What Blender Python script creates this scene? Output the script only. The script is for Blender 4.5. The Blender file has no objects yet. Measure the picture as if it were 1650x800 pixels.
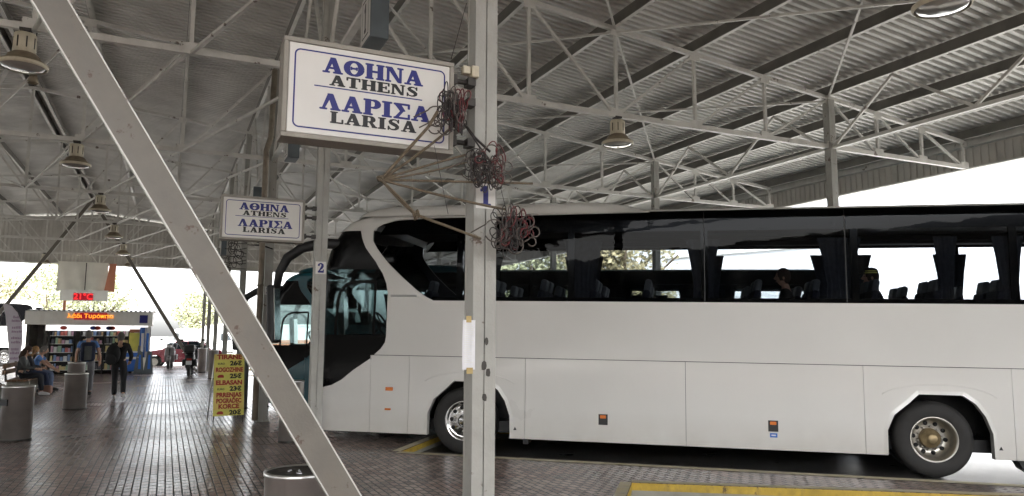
import bpy, bmesh, math, random
from mathutils import Vector, Matrix
from mathutils.geometry import tessellate_polygon
R = math.radians
rnd = random.Random(7)
sc = bpy.context.scene
col = sc.collection

# ------------------------------------------------------------------ camera
cam_d = bpy.data.cameras.new('camera'); cam = bpy.data.objects.new('camera', cam_d); col.objects.link(cam)
sc.camera = cam
CAM_H = 1.65
_y, _p, _r = R(24.7629), R(6.7873), R(0.2224)
fwd = Vector((math.sin(_y)*math.cos(_p), math.cos(_y)*math.cos(_p), math.sin(_p)))
rt = Vector((math.cos(_y), -math.sin(_y), 0)); up = rt.cross(fwd)
r2 = rt*math.cos(_r) + up*math.sin(_r); u2 = -rt*math.sin(_r) + up*math.cos(_r)
mw = Matrix((r2, u2, -fwd)).transposed().to_4x4(); mw.translation = Vector((0, 0, CAM_H))
cam.matrix_world = mw
cam_d.sensor_width = 36; cam_d.lens = 1199.72/1650*36
cam_d.clip_start = .05; cam_d.clip_end = 3000

# ------------------------------------------------------------------ world, sun, exposure
SUN_EL, SUN_AZ = 48, 205       # azimuth clockwise from +Y
world = bpy.data.worlds.new('World'); sc.world = world; world.use_nodes = True
wn = world.node_tree; wn.nodes.clear()
sky = wn.nodes.new('ShaderNodeTexSky'); sky.sky_type = 'NISHITA'; sky.sun_disc = False
sky.sun_elevation = R(SUN_EL); sky.sun_rotation = R(SUN_AZ); sky.dust_density = 4.0; sky.air_density = 1.0
hs = wn.nodes.new('ShaderNodeHueSaturation'); hs.inputs['Saturation'].default_value = .22
bg = wn.nodes.new('ShaderNodeBackground'); bg.inputs['Strength'].default_value = .15
wo = wn.nodes.new('ShaderNodeOutputWorld')
wn.links.new(sky.outputs[0], hs.inputs['Color']); wn.links.new(hs.outputs[0], bg.inputs['Color']); wn.links.new(bg.outputs[0], wo.inputs[0])
sun_d = bpy.data.lights.new('sun', 'SUN'); sun = bpy.data.objects.new('sun', sun_d); col.objects.link(sun)
sun_d.energy = 1.5; sun_d.angle = R(14); sun_d.color = (1, .96, .9)
sv = Vector((math.sin(R(SUN_AZ))*math.cos(R(SUN_EL)), math.cos(R(SUN_AZ))*math.cos(R(SUN_EL)), math.sin(R(SUN_EL))))
sun.rotation_euler = sv.to_track_quat('Z', 'Y').to_euler()
sc.view_settings.view_transform = 'Standard'; sc.view_settings.look = 'None'
sc.view_settings.exposure = 3.1; sc.view_settings.gamma = 1; sc.view_settings.use_curve_mapping = False
sc.render.engine = 'CYCLES'
cy = sc.cycles
cy.use_denoising = True; cy.max_bounces = 10; cy.diffuse_bounces = 5; cy.glossy_bounces = 4
cy.transparent_max_bounces = 24; cy.transmission_bounces = 4; cy.caustics_reflective = False; cy.caustics_refractive = False
cy.use_adaptive_sampling = True; cy.adaptive_threshold = .015
cy.sample_clamp_indirect = 6

# ------------------------------------------------------------------ materials
def mat(name, c, rough=.5, metal=0., var=.12, vs=3., bump=0., bs=30., c2=None, spec=.5, coat=0., emit=None, es=1., chips=0., wave=0., dirt=0., ds=1.2, dc=(.12,.1,.08)):
    m = bpy.data.materials.new(name); m.use_nodes = True
    nt = m.node_tree; b = nt.nodes['Principled BSDF']; L = nt.links
    b.inputs['Roughness'].default_value = rough; b.inputs['Metallic'].default_value = metal
    b.inputs['Specular IOR Level'].default_value = spec
    if coat: b.inputs['Coat Weight'].default_value = coat; b.inputs['Coat Roughness'].default_value = .06
    tc = nt.nodes.new('ShaderNodeTexCoord')
    if var or c2:
        n = nt.nodes.new('ShaderNodeTexNoise'); n.inputs['Scale'].default_value = vs; n.inputs['Detail'].default_value = 6
        L.new(tc.outputs['Object'], n.inputs['Vector'])
        mx = nt.nodes.new('ShaderNodeMix'); mx.data_type = 'RGBA'
        rp = nt.nodes.new('ShaderNodeMapRange'); rp.inputs[1].default_value = .3; rp.inputs[2].default_value = .7
        L.new(n.outputs[0], rp.inputs[0]); L.new(rp.outputs[0], mx.inputs[0])
        a = [x*(1-var) for x in c]; d = c2 or [min(1, x*(1+var)) for x in c]
        mx.inputs[6].default_value = (*a, 1); mx.inputs[7].default_value = (*d, 1)
        out = mx.outputs[2]
        if dirt:
            n2 = nt.nodes.new('ShaderNodeTexNoise'); n2.inputs['Scale'].default_value = ds; n2.inputs['Detail'].default_value = 10; n2.inputs['Roughness'].default_value = .7
            mpn = nt.nodes.new('ShaderNodeMapping'); mpn.inputs['Scale'].default_value = (1, 1, .35)
            L.new(tc.outputs['Object'], mpn.inputs[0]); L.new(mpn.outputs[0], n2.inputs['Vector'])
            r3 = nt.nodes.new('ShaderNodeMapRange'); r3.inputs[1].default_value = .5; r3.inputs[2].default_value = .8; r3.inputs[4].default_value = dirt
            L.new(n2.outputs[0], r3.inputs[0])
            m2 = nt.nodes.new('ShaderNodeMix'); m2.data_type = 'RGBA'; L.new(r3.outputs[0], m2.inputs[0])
            L.new(out, m2.inputs[6]); m2.inputs[7].default_value = (*dc, 1); out = m2.outputs[2]
        if chips:
            n4 = nt.nodes.new('ShaderNodeTexNoise'); n4.inputs['Scale'].default_value = chips; n4.inputs['Detail'].default_value = 4; n4.inputs['Roughness'].default_value = .7; L.new(tc.outputs['Object'], n4.inputs['Vector'])
            r5 = nt.nodes.new('ShaderNodeMapRange'); r5.inputs[1].default_value = .635; r5.inputs[2].default_value = .68; r5.inputs[4].default_value = .85; L.new(n4.outputs[0], r5.inputs[0])
            m3 = nt.nodes.new('ShaderNodeMix'); m3.data_type = 'RGBA'; L.new(r5.outputs[0], m3.inputs[0]); L.new(out, m3.inputs[6]); m3.inputs[7].default_value = (.09, .055, .035, 1); out = m3.outputs[2]
        L.new(out, b.inputs['Base Color'])
        rr = nt.nodes.new('ShaderNodeMapRange'); rr.inputs[3].default_value = max(0, rough-.08); rr.inputs[4].default_value = min(1, rough+.1)
        L.new(n.outputs[0], rr.inputs[0]); L.new(rr.outputs[0], b.inputs['Roughness'])
    else:
        b.inputs['Base Color'].default_value = (*c, 1)
    if wave:
        n = nt.nodes.new('ShaderNodeTexNoise'); n.inputs['Scale'].default_value = .9; n.inputs['Detail'].default_value = 2; L.new(tc.outputs['Object'], n.inputs['Vector'])
        bm_ = nt.nodes.new('ShaderNodeBump'); bm_.inputs['Strength'].default_value = wave; bm_.inputs['Distance'].default_value = .06
        L.new(n.outputs[0], bm_.inputs['Height']); L.new(bm_.outputs[0], b.inputs['Normal']); L.new(bm_.outputs[0], b.inputs['Coat Normal'])
        # road dirt thrown up along the skirt
        sx = nt.nodes.new('ShaderNodeSeparateXYZ'); L.new(tc.outputs['Object'], sx.inputs[0]); rz = nt.nodes.new('ShaderNodeMapRange'); rz.inputs[1].default_value = .75; rz.inputs[2].default_value = .25; rz.inputs[4].default_value = .55; L.new(sx.outputs[2], rz.inputs[0])
        nd = nt.nodes.new('ShaderNodeTexNoise'); nd.inputs['Scale'].default_value = 3; nd.inputs['Detail'].default_value = 8; L.new(tc.outputs['Object'], nd.inputs['Vector'])
        ml = nt.nodes.new('ShaderNodeMath'); ml.operation = 'MULTIPLY'; L.new(rz.outputs[0], ml.inputs[0]); L.new(nd.outputs[0], ml.inputs[1])
        md = nt.nodes.new('ShaderNodeMix'); md.data_type = 'RGBA'; L.new(ml.outputs[0], md.inputs[0]); L.new(out, md.inputs[6]); md.inputs[7].default_value = (.4, .35, .28, 1); L.new(md.outputs[2], b.inputs['Base Color'])
    if bump:
        n = nt.nodes.new('ShaderNodeTexNoise'); n.inputs['Scale'].default_value = bs; n.inputs['Detail'].default_value = 5
        L.new(tc.outputs['Object'], n.inputs['Vector'])
        bm_ = nt.nodes.new('ShaderNodeBump'); bm_.inputs['Strength'].default_value = bump; bm_.inputs['Distance'].default_value = .01
        L.new(n.outputs[0], bm_.inputs['Height']); L.new(bm_.outputs[0], b.inputs['Normal'])
    if emit:
        b.inputs['Emission Color'].default_value = (*emit, 1); b.inputs['Emission Strength'].default_value = es
    return m

def glass(name, tint, gl=.12, rough=.01, spec=1.0):
    m = bpy.data.materials.new(name); m.use_nodes = True; nt = m.node_tree; nt.nodes.clear(); L = nt.links
    t = nt.nodes.new('ShaderNodeBsdfTransparent'); t.inputs[0].default_value = (*tint, 1)
    g = nt.nodes.new('ShaderNodeBsdfGlossy'); g.inputs['Roughness'].default_value = rough; g.inputs[0].default_value = (spec, spec, spec, 1)
    f = nt.nodes.new('ShaderNodeFresnel'); f.inputs[0].default_value = 1.45
    mp = nt.nodes.new('ShaderNodeMath'); mp.operation = 'MULTIPLY'; mp.inputs[1].default_value = gl/.04*.5
    n = nt.nodes.new('ShaderNodeTexNoise'); n.inputs['Scale'].default_value = 1.3
    tc = nt.nodes.new('ShaderNodeTexCoord'); L.new(tc.outputs['Object'], n.inputs['Vector'])
    b = nt.nodes.new('ShaderNodeBump'); b.inputs['Strength'].default_value = .05; b.inputs['Distance'].default_value = .05
    L.new(n.outputs[0], b.inputs['Height']); L.new(b.outputs[0], g.inputs['Normal'])
    mx = nt.nodes.new('ShaderNodeMixShader'); o = nt.nodes.new('ShaderNodeOutputMaterial')
    L.new(f.outputs[0], mp.inputs[0]); L.new(mp.outputs[0], mx.inputs[0]); L.new(t.outputs[0], mx.inputs[1]); L.new(g.outputs[0], mx.inputs[2]); L.new(mx.outputs[0], o.inputs[0])
    return m

def brick_mat():
    m = bpy.data.materials.new('brick_paving'); m.use_nodes = True; nt = m.node_tree; b = nt.nodes['Principled BSDF']; L = nt.links
    N = lambda t: nt.nodes.new(t)
    tc = N('ShaderNodeTexCoord'); mp = N('ShaderNodeMapping'); mp.inputs['Rotation'].default_value = (0, 0, R(90)); mp.inputs['Scale'].default_value = (1, .5, 1); L.new(tc.outputs['Object'], mp.inputs[0])
    br = N('ShaderNodeTexBrick'); br.offset = .5
    br.inputs['Scale'].default_value = 1; br.inputs['Brick Width'].default_value = .09; br.inputs['Row Height'].default_value = .082
    br.inputs['Mortar Size'].default_value = .008; br.inputs['Mortar Smooth'].default_value = .3; br.inputs['Bias'].default_value = -.2
    br.inputs['Color1'].default_value = (.34, .265, .235, 1); br.inputs['Color2'].default_value = (.2, .15, .132, 1); br.inputs['Mortar'].default_value = (.02, .017, .015, 1)
    L.new(mp.outputs[0], br.inputs['Vector'])
    # broad stains and reddish patches
    n1 = N('ShaderNodeTexNoise'); n1.inputs['Scale'].default_value = .45; n1.inputs['Detail'].default_value = 4; n1.inputs['Roughness'].default_value = .5; L.new(tc.outputs['Object'], n1.inputs['Vector'])
    r1 = N('ShaderNodeMapRange'); r1.inputs[1].default_value = .3; r1.inputs[2].default_value = .7; r1.inputs[3].default_value = .78; r1.inputs[4].default_value = 1.22; L.new(n1.outputs[0], r1.inputs[0])
    n2 = N('ShaderNodeTexNoise'); n2.inputs['Scale'].default_value = .9; n2.inputs['Detail'].default_value = 4
    L.new(tc.outputs['Object'], n2.inputs['Vector'])
    r2_ = N('ShaderNodeMapRange'); r2_.inputs[1].default_value = .55; r2_.inputs[2].default_value = .75; r2_.inputs[4].default_value = .45; L.new(n2.outputs[0], r2_.inputs[0])
    red = N('ShaderNodeMix'); red.data_type = 'RGBA'; red.blend_type = 'MULTIPLY'; L.new(r2_.outputs[0], red.inputs[0]); L.new(br.outputs[0], red.inputs[6]); red.inputs[7].default_value = (1.0, .62, .55, 1)
    mul = N('ShaderNodeVectorMath'); mul.operation = 'SCALE'; L.new(red.outputs[2], mul.inputs[0]); L.new(r1.outputs[0], mul.inputs['Scale'])
    n3 = N('ShaderNodeTexNoise'); n3.inputs['Scale'].default_value = 22; n3.inputs['Detail'].default_value = 3; L.new(tc.outputs['Object'], n3.inputs['Vector'])
    r4 = N('ShaderNodeMapRange'); r4.inputs[3].default_value = .8; r4.inputs[4].default_value = 1.2; L.new(n3.outputs[0], r4.inputs[0])
    mul2 = N('ShaderNodeVectorMath'); mul2.operation = 'SCALE'; L.new(mul.outputs[0], mul2.inputs[0]); L.new(r4.outputs[0], mul2.inputs['Scale'])
    n5 = N('ShaderNodeTexNoise'); n5.inputs['Scale'].default_value = 3.2; n5.inputs['Detail'].default_value = 5; n5.inputs['Roughness'].default_value = .6; L.new(tc.outputs['Object'], n5.inputs['Vector'])
    r6 = N('ShaderNodeMapRange'); r6.inputs[1].default_value = .62; r6.inputs[2].default_value = .7; r6.inputs[4].default_value = .6; L.new(n5.outputs[0], r6.inputs[0])
    st = N('ShaderNodeMix'); st.data_type = 'RGBA'; L.new(r6.outputs[0], st.inputs[0]); L.new(mul2.outputs[0], st.inputs[6]); st.inputs[7].default_value = (.05, .042, .036, 1)
    L.new(st.outputs[2], b.inputs['Base Color'])
    rr = N('ShaderNodeMapRange'); rr.inputs[1].default_value = .3; rr.inputs[2].default_value = .7; rr.inputs[3].default_value = .14; rr.inputs[4].default_value = .3; L.new(n1.outputs[0], rr.inputs[0])
    rj = N('ShaderNodeMix'); rj.data_type = 'FLOAT'; L.new(br.outputs['Fac'], rj.inputs[0]); L.new(rr.outputs[0], rj.inputs[2]); rj.inputs[3].default_value = .6; L.new(rj.outputs[0], b.inputs['Roughness'])
    sj = N('ShaderNodeMapRange'); sj.inputs[3].default_value = .5; sj.inputs[4].default_value = .12; L.new(br.outputs['Fac'], sj.inputs[0]); L.new(sj.outputs[0], b.inputs['Specular IOR Level'])
    # each brick leans a little: per-brick height + joints
    hm = N('ShaderNodeMath'); hm.operation = 'SUBTRACT'; hm.inputs[0].default_value = 1; L.new(br.outputs['Fac'], hm.inputs[1])
    ad = N('ShaderNodeMath'); ad.operation = 'MULTIPLY_ADD'; L.new(n3.outputs[0], ad.inputs[0]); ad.inputs[1].default_value = .35
    pb_ = N('ShaderNodeMath'); pb_.operation = 'MULTIPLY_ADD'; L.new(br.outputs['Color'], pb_.inputs[0]); pb_.inputs[1].default_value = 3.5; L.new(hm.outputs[0], pb_.inputs[2]); L.new(pb_.outputs[0], ad.inputs[2])
    bu = N('ShaderNodeBump'); bu.inputs['Strength'].default_value = .9; bu.inputs['Distance'].default_value = .012; L.new(ad.outputs[0], bu.inputs['Height']); L.new(bu.outputs[0], b.inputs['Normal'])
    return m

M = {}
M['steel'] = mat('painted_steel', (.34, .335, .305), .5, .1, .12, 4, .15, 60, chips=7, dirt=.75, ds=2.5, dc=(.2, .17, .13))
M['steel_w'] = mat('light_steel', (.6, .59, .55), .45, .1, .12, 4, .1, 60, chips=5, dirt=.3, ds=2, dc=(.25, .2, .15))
M['steel_shade'] = mat('dull_dark_steel', (.15, .143, .125), .5, .15, .2, 3, dirt=.4, ds=2, dc=(.07, .06, .05))  # dark tone carries the shade on the purlin webs
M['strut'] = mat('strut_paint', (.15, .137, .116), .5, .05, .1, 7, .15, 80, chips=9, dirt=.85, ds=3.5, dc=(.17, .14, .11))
M['sheet'] = mat('corrugated_sheet', (.6, .595, .56), .45, .12, .16, 1.2, 0, dirt=.35, ds=.8, dc=(.2, .18, .15))
M['sheet2'] = mat('fascia_sheet', (.48, .46, .42), .5, .25, .12, 1.5, dirt=.3, ds=1, dc=(.18, .15, .12))
M['white'] = mat('white_paint', (.74, .725, .69), .3, 0, .03, .8, coat=.6, wave=.25, dirt=.06, ds=1.5, dc=(.5, .46, .4))
M['teal'] = mat('teal_paint', (.008, .09, .12), .3, 0, .06, .8, coat=.5)
M['blackg'] = mat('black_glass_trim', (.003, .003, .0035), .1, 0, 0, spec=.14)
M['black'] = mat('black_plastic', (.015, .015, .016), .5, 0, .2, 5)
M['seam'] = mat('seam_dark', (.02, .02, .02), .8, 0, 0)
M['rubber'] = mat('tyre_rubber', (.022, .021, .02), .72, 0, .25, 6, .2, 80, dirt=.3, ds=3, dc=(.07, .06, .05))
M['rim'] = mat('rim_steel', (.5, .48, .43), .35, .8, .15, 8, dirt=.5, ds=8, dc=(.15, .11, .07))
M['hub'] = mat('hub_brass', (.35, .27, .15), .45, .6, .25, 12, dirt=.5, ds=10)
M['chrome'] = mat('chrome', (.7, .7, .7), .15, 1, .05, 5)
M['amber'] = mat('amber_lens', (.75, .2, .03), .25, 0, .05, coat=.4)
M['blue'] = mat('blue_sticker', (.03, .15, .55), .4, 0, .05)
M['glass'] = glass('coach_glass', (.4, .42, .45), .008)
M['glass2'] = glass('far_glass', (.72, .75, .76), .02)
M['wglass'] = glass('windshield_glass', (.38, .45, .45), .016)
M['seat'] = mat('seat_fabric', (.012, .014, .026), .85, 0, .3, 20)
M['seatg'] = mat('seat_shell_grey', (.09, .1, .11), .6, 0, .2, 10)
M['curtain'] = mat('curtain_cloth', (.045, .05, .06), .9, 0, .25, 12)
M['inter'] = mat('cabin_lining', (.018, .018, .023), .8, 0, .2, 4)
M['asphalt'] = mat('yard_concrete', (.34, .33, .31), .45, 0, .2, 2, .4, 120, dirt=.8, ds=.3, dc=(.06, .058, .055))
M['brick'] = brick_mat()
M['road'] = mat('damp_asphalt', (.05, .049, .047), .3, 0, .3, 2, .5, 120, dirt=.5, ds=.6, dc=(.02, .02, .02))
M['kerb'] = mat('worn_pale_yellow_kerb', (.56, .48, .28), .75, 0, .2, 5, .3, 60, c2=(.42, .39, .31), dirt=.6, ds=6)
M['kerby'] = mat('bright_yellow_kerb', (.5, .34, .045), .65, 0, .25, 6, .3, 60, chips=6, dirt=.85, ds=6, dc=(.13, .1, .05))
M['stain'] = mat('brushed_steel', (.8, .79, .77), .33, .95, .15, 3)
M['dark'] = mat('dark_metal', (.05, .045, .04), .5, .4, .2, 8)
M['signw'] = mat('sign_face_white', (.63, .61, .575), .35, 0, .04, 3, dirt=.25, ds=4, dc=(.5, .45, .36))
M['signf'] = mat('sign_frame', (.27, .25, .215), .55, .1, .15, 6, dirt=.5, ds=5, dc=(.13, .1, .08))
M['inkb'] = mat('blue_lettering', (.008, .011, .15), .5, 0, .05)
M['inkk'] = mat('black_lettering', (.005, .004, .005), .5, 0, .05)
M['boxg'] = mat('slate_grey_box', (.1, .12, .13), .55, 0, .1, 6)
M['cream'] = mat('cream_enamel', (.55, .5, .38), .5, 0, .12, 8, dirt=.5, ds=12, dc=(.2, .14, .07))
M['brown'] = mat('aged_reflector', (.26, .21, .145), .45, .3, .25, 9, dirt=.6, ds=10, dc=(.1, .07, .04))
M['refl'] = mat('reflector_glass', (.62, .6, .56), .12, .6, .1, 6)
M['rope'] = mat('tan_rope', (.125, .097, .064), .9, 0, .3, 60, .6, 200)
M['cordk'] = mat('dark_cord', (.022, .017, .016), .6, 0, .3, 40)
M['cordr'] = mat('red_cord', (.1, .009, .011), .5, 0, .3, 40)
M['cordg'] = mat('greyish_cord', (.08, .065, .055), .6, 0, .3, 40)
M['paper'] = mat('paper', (.72, .72, .74), .8, 0, .05, 20)
M['tape'] = mat('brown_tape', (.4, .3, .12), .5, 0, .2, 20)
M['yell'] = mat('yellow_board', (.74, .68, .14), .5, 0, .08, 6)
M['yell2'] = mat('orange_yellow_band', (.78, .6, .16), .5, 0, .1, 6)
M['redi'] = mat('red_lettering', (.38, .03, .015), .5, 0, .05)
M['skin'] = mat('skin', (.5, .3, .21), .55, 0, .06, 10)
M['conc'] = mat('concrete', (.3, .29, .25), .85, 0, .15, 5, .3, 60, dirt=.3, ds=4)
M['wood'] = mat('bench_wood', (.2, .11, .06), .6, 0, .25, 9, .2, 50)
M['tarp'] = mat('grey_sheet_cloth', (.72, .7, .62), .85, 0, .08, 2)
M['orange'] = mat('faded_orange_cloth', (.5, .2, .12), .8, 0, .1, 3)
M['panel'] = mat('grey_panel', (.72, .72, .68), .6, 0, .05)
M['kfascia'] = mat('kiosk_fascia', (.74, .73, .68), .55, 0, .05, 3, dirt=.3, ds=3, dc=(.3, .26, .2))
M['led_r'] = mat('red_led', (.4, .0, .0), .5, 0, 0, emit=(1, .03, .03), es=.22)
M['led_bg'] = mat('led_panel_red', (.12, .005, .01), .4, 0, 0, emit=(.5, .0, .02), es=.06)
M['led_a'] = mat('amber_led', (.6, .2, .0), .5, 0, 0, emit=(1, .32, .03), es=.2)
M['lit'] = mat('lit_white_header', (.8, .8, .8), .5, 0, 0, emit=(1, .98, .96), es=.13)
M['bark'] = mat('bark', (.1, .075, .05), .9, 0, .3, 8, .5, 40)
M['leafa'] = mat('leaves_green', (.2, .23, .12), .7, 0, .3, 2.5, c2=(.34, .35, .2))
M['leafb'] = mat('leaves_yellowing', (.22, .21, .11), .7, 0, .35, 2.5, c2=(.34, .29, .16))
M['plaster'] = mat('white_cladding', (.72, .73, .74), .7, 0, .04, .5)
M['redcar'] = mat('dark_red_car_paint', (.22, .02, .035), .25, 0, .05, coat=.6)
M['carglass'] = mat('car_glass_dark', (.02, .025, .03), .08, 0, 0)
M['pinkcloth'] = mat('banner_cloth', (.7, .66, .72), .8, 0, .05)
M['mauve'] = mat('mauve_print', (.4, .28, .4), .8, 0, .1)

# ------------------------------------------------------------------ mesh builder
class MB:
    def __init__(s): s.v = []; s.f = []; s.sm = []
    def add(s, vs, fs, smooth=False):
        o = len(s.v); s.v += [tuple(v) for v in vs]; s.f += [tuple(i+o for i in f) for f in fs]; s.sm += [smooth]*len(fs); return s
    def box(s, c, size, m=None, bev=0.):
        x, y, z = [a/2 for a in size]; c = Vector(c)
        if bev:
            b = bmesh.new(); bmesh.ops.create_cube(b, size=1); bmesh.ops.scale(b, vec=size, verts=b.verts)
            bmesh.ops.bevel(b, geom=b.edges[:], offset=bev, segments=2, affect='EDGES', profile=.5)
            b.verts.index_update()
            vs = [v.co.copy() for v in b.verts]; fs = [[v.index for v in f.verts] for f in b.faces]; b.free()
        else:
            vs = [Vector((i, j, k)) for i in (-x, x) for j in (-y, y) for k in (-z, z)]
            fs = [(0,1,3,2),(4,6,7,5),(0,4,5,1),(2,3,7,6),(0,2,6,4),(1,5,7,3)]
        if m: vs = [m @ v for v in vs]
        s.add([c+v for v in vs], fs); return s
    def bb(s, x0, x1, y0, y1, z0, z1): return s.box(((x0+x1)/2, (y0+y1)/2, (z0+z1)/2), (abs(x1-x0), abs(y1-y0), abs(z1-z0)))
    def beam(s, a, b, w, h=None, upv=(0, 0, 1)):
        h = h or w; a = Vector(a); b = Vector(b); d = (b-a).normalized(); u = Vector(upv)
        if abs(d.dot(u)) > .98: u = Vector((0, 1, 0))
        sd = d.cross(u).normalized(); u = sd.cross(d).normalized()
        vs = [p + sd*i*w/2 + u*j*h/2 for p in (a, b) for i in (-1, 1) for j in (-1, 1)]
        s.add(vs, [(0,1,3,2),(4,6,7,5),(0,4,5,1),(2,3,7,6),(0,2,6,4),(1,5,7,3)]); return s
    def tube(s, pts, r, seg=8, closed=False, cap=True):
        pts = [Vector(p) for p in pts]; n = len(pts); rs = r if hasattr(r, '__len__') else [r]*n
        vs = []; prev = None
        for i, p in enumerate(pts):
            a = pts[(i-1) % n] if (closed or i > 0) else p; b = pts[(i+1) % n] if (closed or i < n-1) else p
            d = (b-a).normalized() if (b-a).length > 1e-9 else Vector((0, 0, 1))
            if prev is None:
                u = d.orthogonal().normalized()
            else:
                u = (prev - d*prev.dot(d)); u = u.normalized() if u.length > 1e-6 else d.orthogonal().normalized()
            prev = u; w = d.cross(u)
            vs += [p + (u*math.cos(2*math.pi*k/seg) + w*math.sin(2*math.pi*k/seg))*rs[i] for k in range(seg)]
        fs = []
        for i in range(n if closed else n-1):
            j = (i+1) % n
            fs += [(i*seg+k, i*seg+(k+1) % seg, j*seg+(k+1) % seg, j*seg+k) for k in range(seg)]
        if cap and not closed: fs += [tuple(range(seg))[::-1], tuple((n-1)*seg+k for k in range(seg))]
        s.add(vs, fs, True); return s
    def lathe(s, prof, seg=24, c=(0, 0, 0), m=None, smooth=True, ang=2*math.pi):
        c = Vector(c); vs = []
        for r, z in prof:
            for k in range(seg):
                a = 2*math.pi*k/seg; v = Vector((r*math.cos(a), r*math.sin(a), z)); vs.append(c + (m @ v if m else v))
        fs = []
        for i in range(len(prof)-1):
            fs += [(i*seg+k, i*seg+(k+1) % seg, (i+1)*seg+(k+1) % seg, (i+1)*seg+k) for k in range(seg)]
        s.add(vs, fs, smooth)
        return s
    def poly(s, pts): s.add(pts, [tuple(range(len(pts)))]); return s
    def prism(s, poly, fn, d0, d1):
        """2-D polygon extruded between depths d0, d1; fn(u, v, d) -> 3-D point"""
        n = len(poly); vs = [fn(u, v, d0) for u, v in poly] + [fn(u, v, d1) for u, v in poly]
        tri = tessellate_polygon([[Vector((u, v, 0)) for u, v in poly]])
        fs = [tuple(t) for t in tri] + [tuple(i+n for i in t[::-1]) for t in tri] + [(i, (i+1) % n, n+(i+1) % n, n+i) for i in range(n)]
        s.add(vs, fs); return s
    def ball(s, c, r, seg=12, sq=(1, 1, 1)):
        prof = [(max(1e-4, r*math.sin(math.pi*i/8)), -r*math.cos(math.pi*i/8)) for i in range(9)]
        s.lathe(prof, seg, c, Matrix.Diagonal((sq[0], sq[1], sq[2]))); return s
    def build(s, name, m, parent=None, bevel=0, autos=True):
        me = bpy.data.meshes.new(name); me.from_pydata([tuple(v) for v in s.v], [], s.f); me.update()
        bm = bmesh.new(); bm.from_mesh(me); bmesh.ops.recalc_face_normals(bm, faces=bm.faces); bm.to_mesh(me); bm.free()
        me.polygons.foreach_set('use_smooth', s.sm)
        me.materials.append(M[m] if isinstance(m, str) else m)
        o = bpy.data.objects.new(name, me); col.objects.link(o)
        if bevel:
            b = o.modifiers.new('bevel', 'BEVEL'); b.width = bevel; b.segments = 2; b.limit_method = 'ANGLE'
        if parent: o.parent = parent
        return o

def tag(o, label=None, cat=None, group=None, kind=None):
    if label: o['label'] = label
    if cat: o['category'] = cat
    if group: o['group'] = group
    if kind: o['kind'] = kind
    return o
def empty(name, loc=(0, 0, 0), rz=0, label=None, cat=None, group=None, kind=None):
    o = bpy.data.objects.new(name, None); col.objects.link(o); o.empty_display_size = .2
    o.location = loc; o.rotation_euler = (0, 0, rz); return tag(o, label, cat, group, kind)
def copy_tree(o, parent=None):
    c = o.copy(); col.objects.link(c)
    if parent: c.parent = parent
    for ch in [x for x in col.objects if x.parent == o]: copy_tree(ch, c)
    return c
def swap(o, table):
    for ch in [x for x in col.objects if x.parent == o]:
        if ch.type == 'MESH' and ch.data.materials and ch.data.materials[0].name in table:
            ch.data = ch.data.copy(); ch.data.materials[0] = table[ch.data.materials[0].name]
        swap(ch, table)

# ------------------------------------------------------------------ lettering
def ribbon(pts, ws):
    """variable-width stroke through pts -> list of quads"""
    P = [Vector((x, y)) for x, y in pts]; out = []; L_ = []; R_ = []
    for i, p in enumerate(P):
        a = P[max(0, i-1)]; b = P[min(len(P)-1, i+1)]; d = (b-a).normalized(); nn = Vector((-d.y, d.x)); L_.append(p+nn*ws[i]/2); R_.append(p-nn*ws[i]/2)
    for i in range(len(P)-1): out.append([L_[i], L_[i+1], R_[i+1], R_[i]])
    return out
def arc(cx, cy_, rx, ry, a0, a1, n=14): return [(cx+rx*math.cos(R(a0+(a1-a0)*i/n)), cy_+ry*math.sin(R(a0+(a1-a0)*i/n))) for i in range(n+1)]
def wv(pts, thin, thick, cx, cy_):
    r = []
    for i, p in enumerate(pts):
        a = pts[max(0, i-1)]; b = pts[min(len(pts)-1, i+1)]; dx, dy = b[0]-a[0], b[1]-a[1]; l = math.hypot(dx, dy) or 1
        r.append(thin+(thick-thin)*(abs(dy)/l)**1.5)
    return r
def rect(x0, y0, x1, y1): return [(x0, y0), (x1, y0), (x1, y1), (x0, y1)]
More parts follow.
